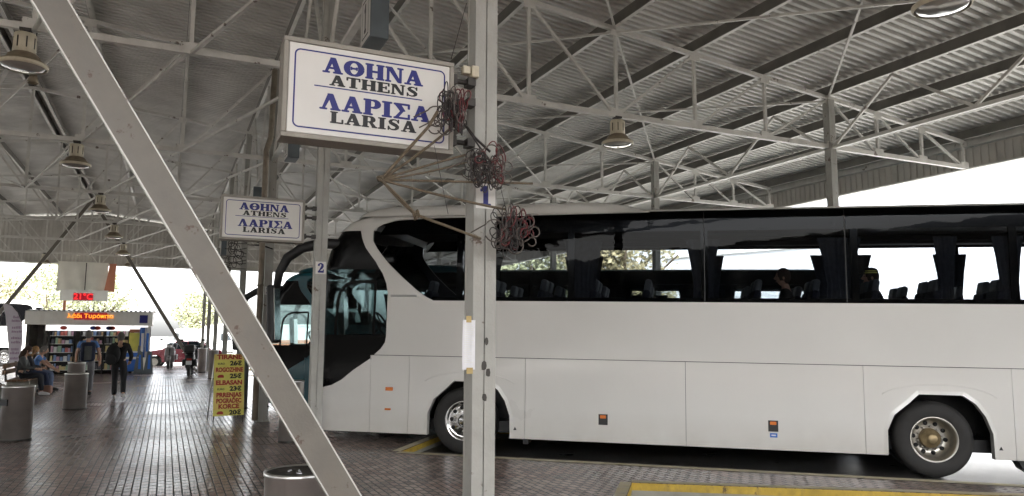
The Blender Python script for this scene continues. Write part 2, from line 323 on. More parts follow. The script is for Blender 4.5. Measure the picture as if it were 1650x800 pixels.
def glyph(ch):
    g = []; w = 1.06
    A_ = [rect(0, 0, .36, .085), rect(.58, 0, 1.08, .085), [(.13, .07), (.23, .07), (.52, .76), (.47, 1), (.43, 1)], [(.40, 1), (.66, 1), (1.0, .07), (.69, .07)]]
    if ch in 'AΑ': g = A_+[rect(.24, .27, .76, .37)]; w = 1.08
    elif ch == 'Λ': g = A_; w = 1.08
    elif ch in 'HΗ': g = [rect(.08, 0, .35, 1), rect(.71, 0, .98, 1), rect(.34, .44, .72, .55), rect(0, 0, .43, .085), rect(0, .915, .43, 1), rect(.63, 0, 1.06, .085), rect(.63, .915, 1.06, 1)]
    elif ch in 'NΝ': g = [rect(.09, 0, .19, 1), [(.06, 1), (.36, 1), (.92, 0), (.74, 0)], rect(.83, 0, .92, 1), rect(0, 0, .3, .085), rect(0, .915, .3, 1), rect(.7, .915, 1.03, 1)]; w = 1.04
    elif ch == 'T': g = [rect(.36, 0, .63, 1), rect(.03, .9, .97, 1), rect(.02, .68, .09, 1), rect(.91, .68, .98, 1), rect(.23, 0, .77, .085)]; w = 1.0
    elif ch == 'E': g = [rect(.1, 0, .37, 1), rect(0, .905, .88, 1), rect(0, 0, .88, .095), rect(.3, .455, .68, .545), rect(.81, .68, .88, 1), rect(.83, 0, .9, .32), rect(.62, .34, .68, .66)]; w = .94
    elif ch == 'L': g = [rect(.1, 0, .37, 1), rect(0, .915, .47, 1), rect(0, 0, .86, .095), rect(.79, 0, .86, .36)]; w = .9
    elif ch in 'IΙ': g = [rect(.12, 0, .4, 1), rect(0, 0, .52, .085), rect(0, .915, .52, 1)]; w = .54
    elif ch in 'PΡR':
        a = arc(.52, .715, .26, .235, 90, -90); g = [rect(.1, 0, .37, 1), rect(0, 0, .48, .085), rect(0, .915, .4, 1), rect(.3, .915, .53, .99), rect(.3, .44, .53, .52)]+ribbon(a, wv(a, .1, .3, 0, 0)); w = .94
        if ch == 'R': g += [[(.5, .48), (.7, .48), (1.0, .06), (.74, .06)], rect(.72, 0, 1.06, .085)]; w = 1.06
    elif ch == 'S':
        a = [(.80, .72), (.74, .86), (.6, .945), (.44, .95), (.28, .88), (.22, .76), (.28, .64), (.45, .55), (.62, .46), (.73, .34), (.72, .2), (.6, .09), (.42, .05), (.26, .08), (.15, .18), (.11, .3)]
        b = [.05, .06, .08, .09, .15, .22, .26, .27, .27, .25, .2, .13, .09, .08, .06, .05]; g = ribbon(a, b)+[rect(.78, .66, .83, 1), rect(.07, 0, .12, .36)]; w = .94
    elif ch == 'Σ': g = [rect(.03, .905, .9, 1), rect(.84, .68, .91, 1), rect(.03, 0, .9, .095), rect(.85, 0, .92, .32), [(.04, .96), (.38, .96), (.66, .52), (.42, .46)], [(.42, .52), (.55, .5), (.24, .06), (.08, .06)]]; w = .95
    elif ch == 'Θ':
        a = arc(.55, .5, .41, .45, 0, 360, 32); g = ribbon(a, wv(a, .1, .3, 0, 0))+[rect(.4, .455, .7, .545), rect(.37, .4, .42, .6), rect(.68, .4, .73, .6)]; w = 1.12
    elif ch == '1': g = [rect(.3, 0, .6, 1), rect(.1, 0, .8, .1), [(.08, .72), (.3, .78), (.3, 1), (.24, .9), (.08, .84)]]; w = .9
    elif ch == '2':
        a = [(.14, .7), (.17, .85), (.32, .94), (.5, .93), (.63, .82), (.64, .68), (.55, .52), (.36, .34), (.18, .12)]; g = ribbon(a, [.2, .16, .09, .12, .24, .27, .24, .14, .1])+[rect(.08, 0, .78, .17), rect(.72, 0, .8, .32)]; w = .86
    elif ch == '3':
        a = [(.14, .74), (.2, .88), (.36, .95), (.54, .9), (.6, .76), (.52, .6), (.34, .53)]; b = [(.34, .53), (.54, .48), (.65, .34), (.62, .16), (.44, .05), (.24, .07), (.12, .22)]
        g = ribbon(a, [.18, .12, .09, .2, .25, .16, .08])+ribbon(b, [.08, .18, .27, .24, .1, .1, .2]); w = .8
    return g, w
def letter_line(mb, text, x0, x1, yb, h, fn, bold=.035):
    """lays text between x0 and x1 with baseline yb, cap height h; fn(u, v, d) maps the sign plane to 3-D"""
    gs = [glyph(c) for c in text]; sp = .1; tot = sum(w for _, w in gs)+sp*(len(gs)-1); sx = (x1-x0)/tot; x = x0; k = 0
    for g, w in gs:
        for p in g:
            for du, dv in ((0, 0), (bold, 0), (-bold, 0), (0, bold*.6), (0, -bold*.6)):
                k += 1; mb.poly([fn(x+(u+du)*sx, yb+(v+dv)*h, .0008+.00006*(k % 31)) for u, v in [tuple(q) for q in p]])
        x += (w+sp)*sx
    return mb
def text_obj(body, size, m, matrix, parent=None, name='lettering', bold=0, sx=1., extr=.001):
    cu = bpy.data.curves.new('t', 'FONT'); cu.body = body; cu.size = size; cu.extrude = extr; cu.offset = bold; cu.align_x = 'CENTER'; cu.align_y = 'CENTER'
    cu.resolution_u = 3
    ob = bpy.data.objects.new('t', cu); col.objects.link(ob)
    bpy.context.view_layer.update()
    me = bpy.data.meshes.new_from_object(ob.evaluated_get(bpy.context.evaluated_depsgraph_get()))
    bpy.data.objects.remove(ob)
    me.transform(matrix @ Matrix.Diagonal((sx, 1, 1, 1))); me.materials.clear(); me.materials.append(M[m])
    o = bpy.data.objects.new(name, me); col.objects.link(o)
    if parent: o.parent = parent
    return o
def facing(x, y, z, kind='-y'):
    """matrix of text whose reading side looks towards -Y / -X"""
    if kind == '-y': rot = Matrix.Rotation(R(90), 4, 'X')
    elif kind == '-x': rot = Matrix.Rotation(R(-90), 4, 'Z') @ Matrix.Rotation(R(90), 4, 'X')
    else: rot = Matrix.Rotation(R(90), 4, 'Z') @ Matrix.Rotation(R(90), 4, 'X')
    return Matrix.Translation((x, y, z)) @ rot
# ------------------------------------------------------------------ layout constants
S_ = 5.539
def PL(n): return 4.276 + (n-1)*S_ + .072
RX = -3.26; RZ = 7.66; EX = 11.126; CX = 1.786; ZB = 5.2
def ztop(x): return RZ - .1054*abs(x-RX)
NODES = [-1.58, .10, 1.786, 3.25, 4.83, 6.40, 7.98, 9.55, 11.126, 12.40, 13.67, 14.95]
Y0, Y1 = -10.0, 44.0  # roof stretch behind the viewpoint added to darken the foreground

# ------------------------------------------------------------------ ground
b = MB()
xs = [(-600, -.12), (2, -.12), (30, -.52), (700, -.52)]
for i in range(3):
    (xa, za), (xb, zb_) = xs[i], xs[i+1]
    b.poly([(xa, -300, za), (xb, -300, zb_), (xb, 900, zb_), (xa, 900, za)])
tag(b.build('ground', 'asphalt'), kind='structure')
b = MB(); b.poly([(2.0, -60, -.116), (16.5, -60, -.116-.01429*14.5), (16.5, 46, -.116-.01429*14.5), (2.0, 46, -.116)])
tag(b.build('road', 'road'), kind='structure')
def gz(x): return -.12 if x < 2 else max(-.52, -.12-.01429*(x-2))

right = []
for k in range(-2, 8):
    right += [(3.15, 10.65+S_*(k-1)), (4.92, 7.38+S_*k), (11.6, 2.85+S_*k), (11.6, 3.08+S_*k)]
pl = [(-9.6, -30), (3.15, -30)] + right + [(3.15, 45.2), (-9.6, 45.2)]
b = MB(); b.prism(pl, lambda u, v, d: (u, v, d), -.6, 0.)
tag(b.build('pavement', 'brick'), kind='structure')
def strip(mb, a, c, w, z, off=0):
    a = Vector((*a, z)); c = Vector((*c, z)); d = (c-a).normalized(); nn = Vector((-d.y, d.x, 0))
    mb.poly([a+nn*off, c+nn*off, c+nn*(off+w), a+nn*(off+w)])
kp = MB(); ky = MB(); kf = MB()
for k in range(-1, 7):
    A, C, E_, F, A2 = (3.15, 10.65+S_*(k-1)), (4.92, 7.38+S_*k), (11.6, 2.85+S_*k), (11.6, 3.08+S_*k), (3.15, 10.65+S_*k)
    strip(kp, A, C, .13, .004); strip(kp, C, E_, .13, .004); strip(kp, F, A2, .15, .005)
    for p, q in ((A, C), (C, E_)):
        d = (Vector(q)-Vector(p)).normalized(); nn = Vector((-d.y, d.x))*-.006
        p2 = Vector(p)+nn; q2 = Vector(q)+nn
        p3 = Vector(p)+nn*.4; q3 = Vector(q)+nn*.4; kf.poly([(*p3, -.003), (*q3, -.003), (*q3, -.45), (*p3, -.45)])
        ky.poly([(*p2, -.002), (*q2, -.002), (*q2, -.085), (*p2, -.085)])
tag(kp.build('kerb', 'kerb'), kind='structure'); tag(kf.build('kerb_face', 'conc'), kind='structure'); tag(ky.build('kerb_paint', 'kerby'), kind='structure')

# ------------------------------------------------------------------ canopy
canopy = empty('station_canopy', (0, 0, 0), 0, 'high corrugated steel canopy on trusses covering the bus station', 'canopy')
def corr(mb, length, pitch, depth, fn):
    """trapezoid profile along u in [0, length]; fn(u, h, end) -> point"""
    us = []; u = 0
    while u < length:
        us += [(u, 0), (u+pitch*.42, 0), (u+pitch*.5, depth), (u+pitch*.92, depth)]; u += pitch
    vs = [fn(a, h, 0) for a, h in us] + [fn(a, h, 1) for a, h in us]; n = len(us)
    mb.add(vs, [(i, i+1, n+i+1, n+i) for i in range(n-1)])
for xe in (15.35, -21.87):
    b = MB(); corr(b, Y1-Y0, .155, .06, lambda u, h, e: ((xe if e else RX), Y0+u, (ztop(xe) if e else RZ)+.25+h))
    b.build('roof_sheet', 'sheet', canopy)
b = MB(); corr(b, Y1-Y0, .165, .03, lambda u, h, e: (15.37+h, Y0+u, 5.73 if e else 5.25)); b.build('fascia_panel', 'sheet2', canopy)
b = MB(); b.bb(15.24, 15.36, Y0, Y1, 5.74, 5.95); b.bb(15.2, 15.38, Y0, Y1, 5.69, 5.735); b.bb(15.38, 15.52, Y0, Y1, 5.78, 5.9); b.build('eave_beam', 'steel_w', canopy)
b = MB(); b.bb(15.25, 15.42, Y0, Y1, 5.215, 5.248); b.build('fascia_trim', 'steel_w', canopy)
b = MB(); corr(b, 37.2, .17, .03, lambda u, h, e: (-21.85+u, 43.3+h, ztop(-21.85+u)+.17 if e else 5.25)); b.build('gable_panel', 'sheet2', canopy)
b = MB(); b.bb(-21.8, 15.3, 43.2, 43.36, 5.18, 5.25); b.build('gable_trim', 'steel_w', canopy)
def cbeam(name, x, z, hgt=.18, fl=.07, side=1):
    mb = MB(); t = .006
    mb.bb(x-t/2, x+t/2, Y0, Y1, z, z+hgt); pr_ = mb.build(name, 'steel_shade', canopy); mb = MB()
    xo = x+side*fl; mb.bb(x+side*t/2, xo, Y0, Y1, z, z+t); mb.bb(x+side*t/2, xo, Y0, Y1, z+hgt-t, z+hgt)
    mb.bb(xo-t/2, xo+t/2, Y0, Y1, z+t, z+.025)
    mb.build('flange', 'steel_w', pr_)  # pale flange, dark web: light and shade put into the purlin colours
for x in NODES:
    for xx in (x, 2*RX-x):
        if xx < -20: continue
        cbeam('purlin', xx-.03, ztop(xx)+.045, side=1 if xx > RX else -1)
for s_ in (-1, 1):
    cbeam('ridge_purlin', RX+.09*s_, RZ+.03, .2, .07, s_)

def member(parent, name, a, c, w, h, m='steel_w', upv=(0, 1, 0)):
    return MB().beam(a, c, w, h, upv).build(name, m, parent)
def make_truss(y):
    t = bpy.data.objects.new('truss', None); col.objects.link(t); t.parent = canopy; t.location = (0, y, 0)
    xl = -8.306
    for sx in (1, -1):
        q = lambda x: x if sx == 1 else 2*RX-x
        lim = [n for n in NODES]
        xe = lim[-1]
        member(t, 'top_chord', (RX, 0, RZ), (q(xe), 0, ztop(xe)), .07, .07)
        member(t, 'bottom_chord', (RX, 0, ZB), (q(xe), 0, ZB), .08, .075)
        # battens and angle lips so the chord reads as two angles back to back
        for x in lim:
            if abs(x-CX) < .1: continue
            member(t, 'post', (q(x), 0, ZB+.03), (q(x), 0, ztop(x)-.03), .05, .05)
        dg = [(1.786, .10), (.10, -1.58), (-1.58, RX), (1.786, 3.25), (3.25, 4.83), (4.83, 6.40), (7.98, 6.40), (9.55, 7.98), (11.126, 9.55), (11.126, 12.40), (12.40, 13.67), (13.67, 14.95)]
        for ta, bo in dg:
            member(t, 'diagonal', (q(ta)+.03*sx*(1 if bo > ta else -1), .004, ztop(ta)-.03), (q(bo)-.06*sx*(1 if bo > ta else -1), .004, ZB+.03), .042, .042)
    member(t, 'post', (RX, 0, ZB+.03), (RX, 0, RZ-.03), .06, .06)
    for x in NODES:
        for xx in (x, 2*RX-x):
            MB().box((xx, -.028, ZB+.045), (.24, .008, .12)).build('gusset_plate', 'steel_w', t); MB().box((xx, -.028, ztop(xx)-.05), (.2, .008, .13)).build('gusset_plate', 'steel_w', t)
    return t
t0 = make_truss(PL(1))
for n in range(2, 9):
    t = copy_tree(t0, canopy); t.location = (0, PL(n), 0)
t = copy_tree(t0, canopy); t.location = (0, PL(0), 0)
# lengthwise trusses over the column rows
for x in (CX, EX):
    for n in range(0, 8):
        L0 = bpy.data.objects.new('lengthwise_truss', None); col.objects.link(L0); L0.parent = canopy; L0.location = (x, PL(n), 0)
        member(L0, 'bottom_chord', (0, .08, ZB-.02), (0, S_-.08, ZB-.02), .08, .06, upv=(0, 0, 1))
        pts = [(0, .1, ZB), (0, S_/4, ztop(x)+.02), (0, S_/2, ZB), (0, 3*S_/4, ztop(x)+.02), (0, S_-.1, ZB)]
        for i in range(4): member(L0, 'diagonal', pts[i], pts[i+1], .045, .045, upv=(1, 0, 0))
# roof-plane and ceiling-plane wind bracing
def rod(a, c, w=.035): member(canopy, 'bracing_rod', a, c, w, w, upv=(0, 0, 1))
for n in range(0, 5):
    for xa, xb in ((CX, 6.40), (6.40, EX)):
        rod((xa, PL(n), ztop(xa)-.0), (xb, PL(n+1), ztop(xb)-.0)); rod((xb, PL(n), ztop(xb)-.055), (xa, PL(n+1), ztop(xa)-.055))
for n in range(1, 7):
    for i, (xa, xb) in enumerate(((CX, .10), (.10, -1.58), (-1.58, RX))):
        rod((xa-.03, PL(n), ZB-.02), (xb, PL(n+1), ZB-.02), .04)
        if n < 4: rod((2*RX-xa+.03, PL(n), ZB-.02), (2*RX-xb, PL(n+1), ZB-.02), .04)

# ------------------------------------------------------------------ columns
def column_mesh(h):
    mb = MB(); a = .0725
    for sx in (-1, 1):   # two channels toe to toe
        mb.bb(sx*a-.003*sx, sx*a, -a, a, 0, h)
        for sy in (-1, 1):
            mb.bb(sx*a-.003*sx, sx*.003, sy*a-.003*sy, sy*a, 0, h)
            mb.bb(sx*a, sx*(a+.004), sy*(a-.001), sy*(a-.014), 0, h)
    mb.bb(-.12, .12, -.12, .12, 0, .012)
    for i in (-1, 1):
        for j in (-1, 1): mb.lathe([(.0001, .012), (.016, .012), (.016, .03), (.0001, .03)], 6, (i*.1, j*.1, 0))
    return mb
def make_column(n, x, label, group, num=None, h=None):
    h = h or ztop(x)-.04
    c = empty('steel_column', (x, PL(n), 0 if x < 5 else gz(x)), 0, label, 'column', group)
    o = column_mesh(h if x < 5 else h-gz(x)).build('shaft', 'steel', c)
    if num:
        zc = 2.53
        MB().bb(-.066, .066, -.0775, -.0735, zc-.08, zc+.08).build('number_plate', 'signw', c)
        mb = MB(); letter_line(mb, num, -.042, .042, zc-.062, .124, lambda u, v, d: (u, -.0777-d, v)); mb.build('numeral', 'inkb', c)
    return c
GR = 'columns along the right edge of the platform'
col1 = make_column(1, CX, 'nearest steel column bearing numeral 1, hung with tangled cords', GR, '1')
make_column(2, CX, 'steel column bearing numeral 2, in front of the white coach nose', GR, '2')
make_column(3, CX, 'steel column bearing numeral 3, beside the rusty downpipe', GR, '3')
make_column(4, CX, 'steel column just left of the downpipe, first one past column 3', GR)
make_column(5, CX, 'steel column behind the yellow price board, second one past column 3', GR)
make_column(6, CX, 'far steel column seen left of the diagonal strut, nearest of three there', GR)
make_column(7, CX, 'far steel column seen between two others near the parked scooter', GR)
make_column(8, CX, 'farthest thin steel column of the row, by the rear platform end', GR)
GO = 'columns along the outer canopy edge behind the coaches'
make_column(1, EX, 'outer steel column beside the near coach, just outside the right edge', GO)
make_column(2, EX, 'outer steel column rising above the middle of the white coach roof', GO)
make_column(3, EX, 'outer steel column seen above the front part of the white coach roof', GO)
for n in (4, 5, 6, 7): make_column(n, EX, 'distant outer steel column seen through the coach windows', GO)
# downpipe beside column 3
mb = MB(); mb.tube([(1.62, PL(3)-.25, 0.05), (1.62, PL(3)-.25, 5.3), (1.7, PL(3)-.2, 5.6), (1.72, PL(3)-.2, 7.0)], .055, 12)
for z in (1., 2.6, 4.2): mb.lathe([(.056, z), (.066, z), (.066, z+.04), (.056, z+.04)], 12, (1.62, PL(3)-.25, 0))
tag(mb.build('downpipe', mat('rusty_pipe_paint', (.27, .23, .18), .6, .1, .2, 6, dirt=.7, ds=5, dc=(.16, .09, .05))), 'brownish rust-stained downpipe left of column number 3', 'pipe')

# ------------------------------------------------------------------ diagonal struts
def strut(n, sx, label):
    foot = Vector((RX+sx*4.665, PL(n)-.2, 0.)); top = Vector((RX+sx*.0, PL(n)-.2, 7.62))
    c = empty('diagonal_strut', foot, 0, label, 'strut', 'diagonal struts leaning up to the ridge')
    a = Vector((0, 0, 0)); e = top-foot; d = e.normalized(); sd = Vector((0, 1, 0)); nn = d.cross(sd).normalized()
    w, dp, t = .15, .08, .007       # channel: broad web facing the viewer, thin flanges along both edges
    def slab(off_n, wn, off_y, wy):
        o = nn*off_n+sd*off_y
        mb.beam(a+o, e+o, wn, wy, sd)
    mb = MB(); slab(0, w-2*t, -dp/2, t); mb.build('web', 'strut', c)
    mb = MB()
    slab(-w/2+t/2, t, -.004, dp+.004); slab(w/2-t/2, t, -.004, dp+.004)
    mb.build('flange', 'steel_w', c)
    MB().bb(-.16, .16, -.14, .14, 0, .014).build('base_plate', 'steel', c)
    return c
strut(1, 1, 'broad near strut crossing the picture in front of the price board')
strut(7, 1, 'thin far strut coming down beside the red car')
strut(7, -1, 'far strut rising right over the feather banner and kiosk bus')

# ------------------------------------------------------------------ high-bay lamps
def make_lamp():
    L = empty('bay_lamp', (0, 0, 0))
    mb = MB(); mb.tube([(0, 0, 0), (0, 0, -.07)], .018, 8); mb.box((0, 0, .0), (.12, .1, .03)); mb.tube(arc3((0, 0, -.05), .045), .007, 6); mb.build('hanger', 'dark', L)
    mb = MB(); mb.lathe([(.0001, -.05), (.105, -.05), (.116, -.065), (.12, -.3), (.0001, -.3)], 24); mb.build('housing', 'cream', L)
    for k in range(8):
        mb = MB(); a = k*math.pi/4+.3; mb.box((.119*math.cos(a), .119*math.sin(a), -.17), (.004, .014, .13), Matrix.Rotation(a, 3, 'Z')); mb.build('vent_slot', 'dark', L)
    mb = MB(); mb.lathe([(.121, -.285), (.135, -.295), (.16, -.315), (.175, -.35), (.235, -.395), (.24, -.41), (.233, -.41), (.17, -.36), (.15, -.33), (.1, -.295)], 32); mb.build('reflector', 'brown', L)
    mb = MB(); mb.lathe([(.236, -.405), (.257, -.408), (.258, -.43), (.24, -.452), (.235, -.452)], 32)
    mb.build('rim', 'cream', L)
    mb = MB(); mb.lathe([(.236, -.43), (.2, -.455), (.12, -.47), (.0001, -.475)], 32); mb.build('lens', 'refl', L)
    return L
def arc3(c, r): return [(c[0]+r*math.cos(a), c[1], c[2]+r*math.sin(a)) for a in [math.pi*i/8 for i in range(9)]]
lamp0 = make_lamp()
spots = [(-1.66, 2, 'large bell lamp hanging at the upper left, left of the diagonal strut'),
 (6.42, 2, 'bell lamp hanging under the truss right of column 1'),
 (6.42, 1, 'bell lamp cut off by the top edge near the right corner'),
 (-1.66, 3, 'second bell lamp down the left line, below the large one'),
 (-1.66, 4, 'third bell lamp down the left line, above the far wall'),
 (-1.66, 5, 'fourth bell lamp down the left line, in front of the corrugated gable'),
 (-1.66, 6, 'fifth bell lamp down the left line, close to the gable'),
 (-1.66, 7, 'smallest and last bell lamp of the left line'),
 (-4.94, 7, 'small bell lamp at the far left before the gable')]
for i, (x, n, lb) in enumerate(spots):
    L = lamp0 if i == 0 else copy_tree(lamp0)
    L.location = (x, PL(n), ZB-.04); tag(L, lb, 'lamp', 'bell lamps hanging from the trusses')
# little spotlight high on the left
sp = empty('spotlight', (-2.42, PL(3), 6.42), 0, 'small brown spotlight hanging high at left under the big bell lamp', 'spotlight')
mb = MB(); mb.lathe([(.0001, 0), (.05, 0), (.06, -.02), (.065, -.15), (.1, -.26), (.09, -.26), (.05, -.16)], 16); mb.build('housing', 'brown', sp)
mb = MB(); mb.tube([(0, 0, 0), (0, 0, .95)], .012, 6); mb.build('stem', 'dark', sp)

# ------------------------------------------------------------------ hanging number boxes
for n, ch in ((1, '1'), (2, '2'), (3, '3'), (4, '4'), (5, '5')):
    lb = {1: 'slate grey box with numeral 1 hanging above the large destination sign', 2: 'slate grey box hanging below the large sign, left of column 2'}.get(n) or {3: 'small slate grey number box hanging just past column 3', 4: 'small slate grey number box, fourth of the hanging row', 5: 'tiny slate grey number box, last and farthest of the hanging row'}[n]
    c = empty('number_box', (1.775, PL(n)+2.87, 4.6), 0, lb, 'number box', 'number boxes hanging between the columns')
    MB().box((0, 0, .26), (.19, .4, .52), bev=.012).build('box_body', 'boxg', c)
    MB().bb(-.099, -.0955, -.185, .185, .02, .5).build('face', 'signw', c)
    mb = MB()
    for q in (rect(-.13, .06, .13, .075), rect(-.13, .445, .13, .46), rect(-.13, .06, -.118, .46), rect(.118, .06, .13, .46)): mb.poly([(-.1002, u, v) for u, v in q])
    mb.build('face_border', 'inkk', c)
    mb = MB(); letter_line(mb, ch if ch in '123' else '1', .045, -.045, .11, .3, lambda u, v, d: (-.1-d, u, v)) if ch in '123' else None
    if ch in '123': mb.build('numeral', 'inkk', c)
    MB().bb(-.015, .015, -.015, .015, .52, .58).build('hanger', 'dark', c)

# ------------------------------------------------------------------ destination signs
def make_sign(x0, x1, z0, z1, y, label):
    w, h = x1-x0, z1-z0; c = empty('destination_sign', ((x0+x1)/2, y, z0), 0, label, 'sign', 'destination signs fixed to the columns')
    X0, X1 = -w/2, w/2; dep = .17; f = .028
    mb = MB()
    for a in ((X0, X1, 0, f), (X0, X1, h-f, h)): mb.bb(a[0], a[1], 0, dep, a[2], a[3])
    for a in ((X0, X0+f), (X1-f, X1)): mb.bb(a[0], a[1], .001, dep-.001, f, h-f)
    mb.bb(X0+f, X1-f, .03, dep-.02, f, h-f)
    mb.build('frame', 'signf', c, bevel=.004)
    mb = MB(); mb.box((0, .016, h/2), (w-2*f-.004, .02, h-2*f-.004), bev=.004); mb.build('face_panel', 'signw', c)
    fn = lambda u, v, d: (X0+u*w, .0055-d, v*h)
    mb = MB()
    # border with rounded corners
    bx0, bx1, bz0, bz1, r, t = .062, .938, .11, .885, .03, .009
    pts = []
    for cx_, cz_, a0 in ((bx1-r, bz1-r*w/h, 0), (bx0+r, bz1-r*w/h, 90), (bx0+r, bz0+r*w/h, 180), (bx1-r, bz0+r*w/h, 270)):
        pts += [(cx_*w+r*w*math.cos(R(a0+i*15)), cz_*h+r*w*math.sin(R(a0+i*15))) for i in range(7)]
    pts.append(pts[0])
    pts.append(pts[1])
    for q in ribbon(pts, [t]*len(pts)): mb.poly([(X0+p.x, .0058-.001, p.y) for p in q])
    mb.poly([fn(u, v, .0006) for u, v in rect(.17, .536, .80, .548)])
    mb.build('border_line', 'inkb', c)
    for wd, a_, b_, yb_, hh_, m_ in (('ΑΘΗΝΑ', .215, .80, .69, .155, 'inkb'), ('ΛΑΡΙΣΑ', .205, .85, .315, .16, 'inkb'), ('ATHENS', .255, .775, .565, .105, 'inkk'), ('LARISA', .265, .765, .185, .115, 'inkk')):
        mb = MB(); letter_line(mb, wd, a_, b_, yb_, hh_, fn); mb.build('lettering', m_, c)
    for z in (.1, h*.62, h-.09):
        mb = MB(); mb.tube([(X1-.01, .07, z), (X1+.14, .07, z)], .016, 8); mb.box((X1+.13, .07, z), (.05, .08, .05)); mb.box((X1+.02, .07, z), (.02, .09, .06)); mb.build('bracket', 'dark', c)
    return c
make_sign(.52, 1.54, 2.755, 3.338, 4.2, 'large white destination sign with cords hanging over its right corner')
make_sign(.533, 1.548, 2.83, 3.39, 9.74, 'smaller-looking destination sign on column 2, above the price board')
# little transformer on column 1
mb = MB(); mb.box((1.63, 4.24, 3.315), (.05, .05, .05), bev=.006); mb.box((1.685, 4.24, 3.31), (.05, .07, .075), bev=.008)
tag(mb.build('junction_box', 'cream'), 'small pale junction box between the large sign and column 1', 'junction box')
#SPLIT2
# ------------------------------------------------------------------ coach
HW = 1.275; CR = .35
FRONT = [(0, 9.12), (.3, 9.16), (1.2, 9.22), (2.0, 9.21), (2.9, 9.16), (3.2, 9.08), (3.36, 9.0), (3.5, 8.9), (3.65, 8.72), (3.77, 8.46), (3.86, 8.05), (3.93, 7.3), (4, 6.5)]
def Mf(h):
    for (a, x), (b_, y) in zip(FRONT, FRONT[1:]):
        if h <= b_: return x+(y-x)*(h-a)/(b_-a)
    return FRONT[-1][1]
def inset(h): return 0 if h < 3.6 else .15-math.sqrt(max(0, .0225-min(h-3.6, .15)**2))
def skin_pt(s, h, off=0.):
    """s: length along the side from the rear axle, carrying on round the front corner; h: height"""
    s0 = 9.2-CR; m0 = Mf(h)-CR; ins = inset(h); q = CR*math.pi/2
    if s <= s0: return Vector((s if s < s0-1 else s+(m0-s0)*(s-s0+1), HW-ins+off, h))
    if s <= s0+q:
        a = (s-s0)/CR; return Vector((m0+(CR+off)*math.sin(a), HW-ins-CR+(CR+off)*math.cos(a), h))
    y = HW-ins-CR-(s-s0-q); bulge = .06*(1-(y/(HW-CR))**2)
    return Vector((Mf(h)+off+bulge, y, h))
SMID = 9.2-CR+CR*math.pi/2+HW-CR
def panel(parent, name, m, poly, holes=(), off=0., thick=.02, side=1, finish=True):
    loops = [[Vector((u, v, 0)) for u, v in poly]]+[[Vector((u, v, 0)) for u, v in h] for h in holes]
    flat = [v for l in loops for v in l]; tris = tessellate_polygon(loops)
    bm = bmesh.new(); vs = [bm.verts.new(v) for v in flat]
    for t in tris:
        try: bm.faces.new([vs[i] for i in t])
        except ValueError: pass
    smax = max(v.x for v in flat); hmax = max(v.y for v in flat)
    cuts = []
    if smax > 7.85: cuts += [((7.85+.1*i, 0, 0), (1, 0, 0)) for i in range(int((smax-7.85)/.1)+1)]; cuts += [((0, .1*i, 0), (0, 1, 0)) for i in range(2, 38)]
    if hmax > 3.55: cuts += [((0, 3.58+.025*i, 0), (0, 1, 0)) for i in range(8)]
    for co, no in cuts: bmesh.ops.bisect_plane(bm, geom=bm.verts[:]+bm.edges[:]+bm.faces[:], plane_co=co, plane_no=no)
    for v in bm.verts:
        p = skin_pt(v.co.x, v.co.y, off); v.co = Vector((p.x, p.y*side, p.z))
    bmesh.ops.remove_doubles(bm, verts=bm.verts, dist=1e-4)
    bmesh.ops.recalc_face_normals(bm, faces=bm.faces)
    # make normals point outwards
    f = max(bm.faces, key=lambda f: f.calc_area()); c = f.calc_center_median()
    outw = Vector((c.x-5 if c.x > 8.9 else 0, c.y, 0))
    if f.normal.dot(outw) < 0: bmesh.ops.reverse_faces(bm, faces=bm.faces)
    me = bpy.data.meshes.new(name); bm.to_mesh(me); bm.free()
    if smax > 7.85 or hmax > 3.55: me.polygons.foreach_set('use_smooth', [True]*len(me.polygons))
    me.materials.append(M[m]); o = bpy.data.objects.new(name, me); col.objects.link(o); o.parent = parent
    if thick:
        sd = o.modifiers.new('solid', 'SOLIDIFY'); sd.thickness = thick; sd.offset = -1
        if smax > 7.85 or hmax > 3.55: es_ = o.modifiers.new('split', 'EDGE_SPLIT'); es_.split_angle = R(40)
    return o
GA = [(8.362, 3.512), (8.286, 3.317), (8.126, 3.143), (7.929, 2.945), (7.671, 2.71), (7.448, 2.526), (7.28, 2.414), (7.161, 2.359)]   # front edge of the side glass
DRV = [(8.13, 1.487), (8.01, 1.591), (7.945, 1.69), (7.931, 1.784), (7.929, 2.109), (7.928, 2.471), (7.958, 2.63), (8.031, 2.79), (8.175, 2.986), (8.407, 3.217), (8.587, 3.417), (8.676, 3.499)]
TOPG = [(3.8, 3.735), (5.64, 3.718), (7.14, 3.696), (7.77, 3.666), (8.19, 3.59)]
REAR = -3.25; BELT = 1.487; BOT = .285
def arch(c, flat_h=1.115):
    return [(c+.655, BOT), (c+.652, .62), (c+.56, .83), (c+.36, 1.0), (c+.3, 1.06), (c+.24, flat_h), (c-.3, flat_h), (c-.38, 1.06), (c-.46, 1.0), (c-.57, .84), (c-.648, .62), (c-.655, BOT)]
AF, AR = 6.55, -.055
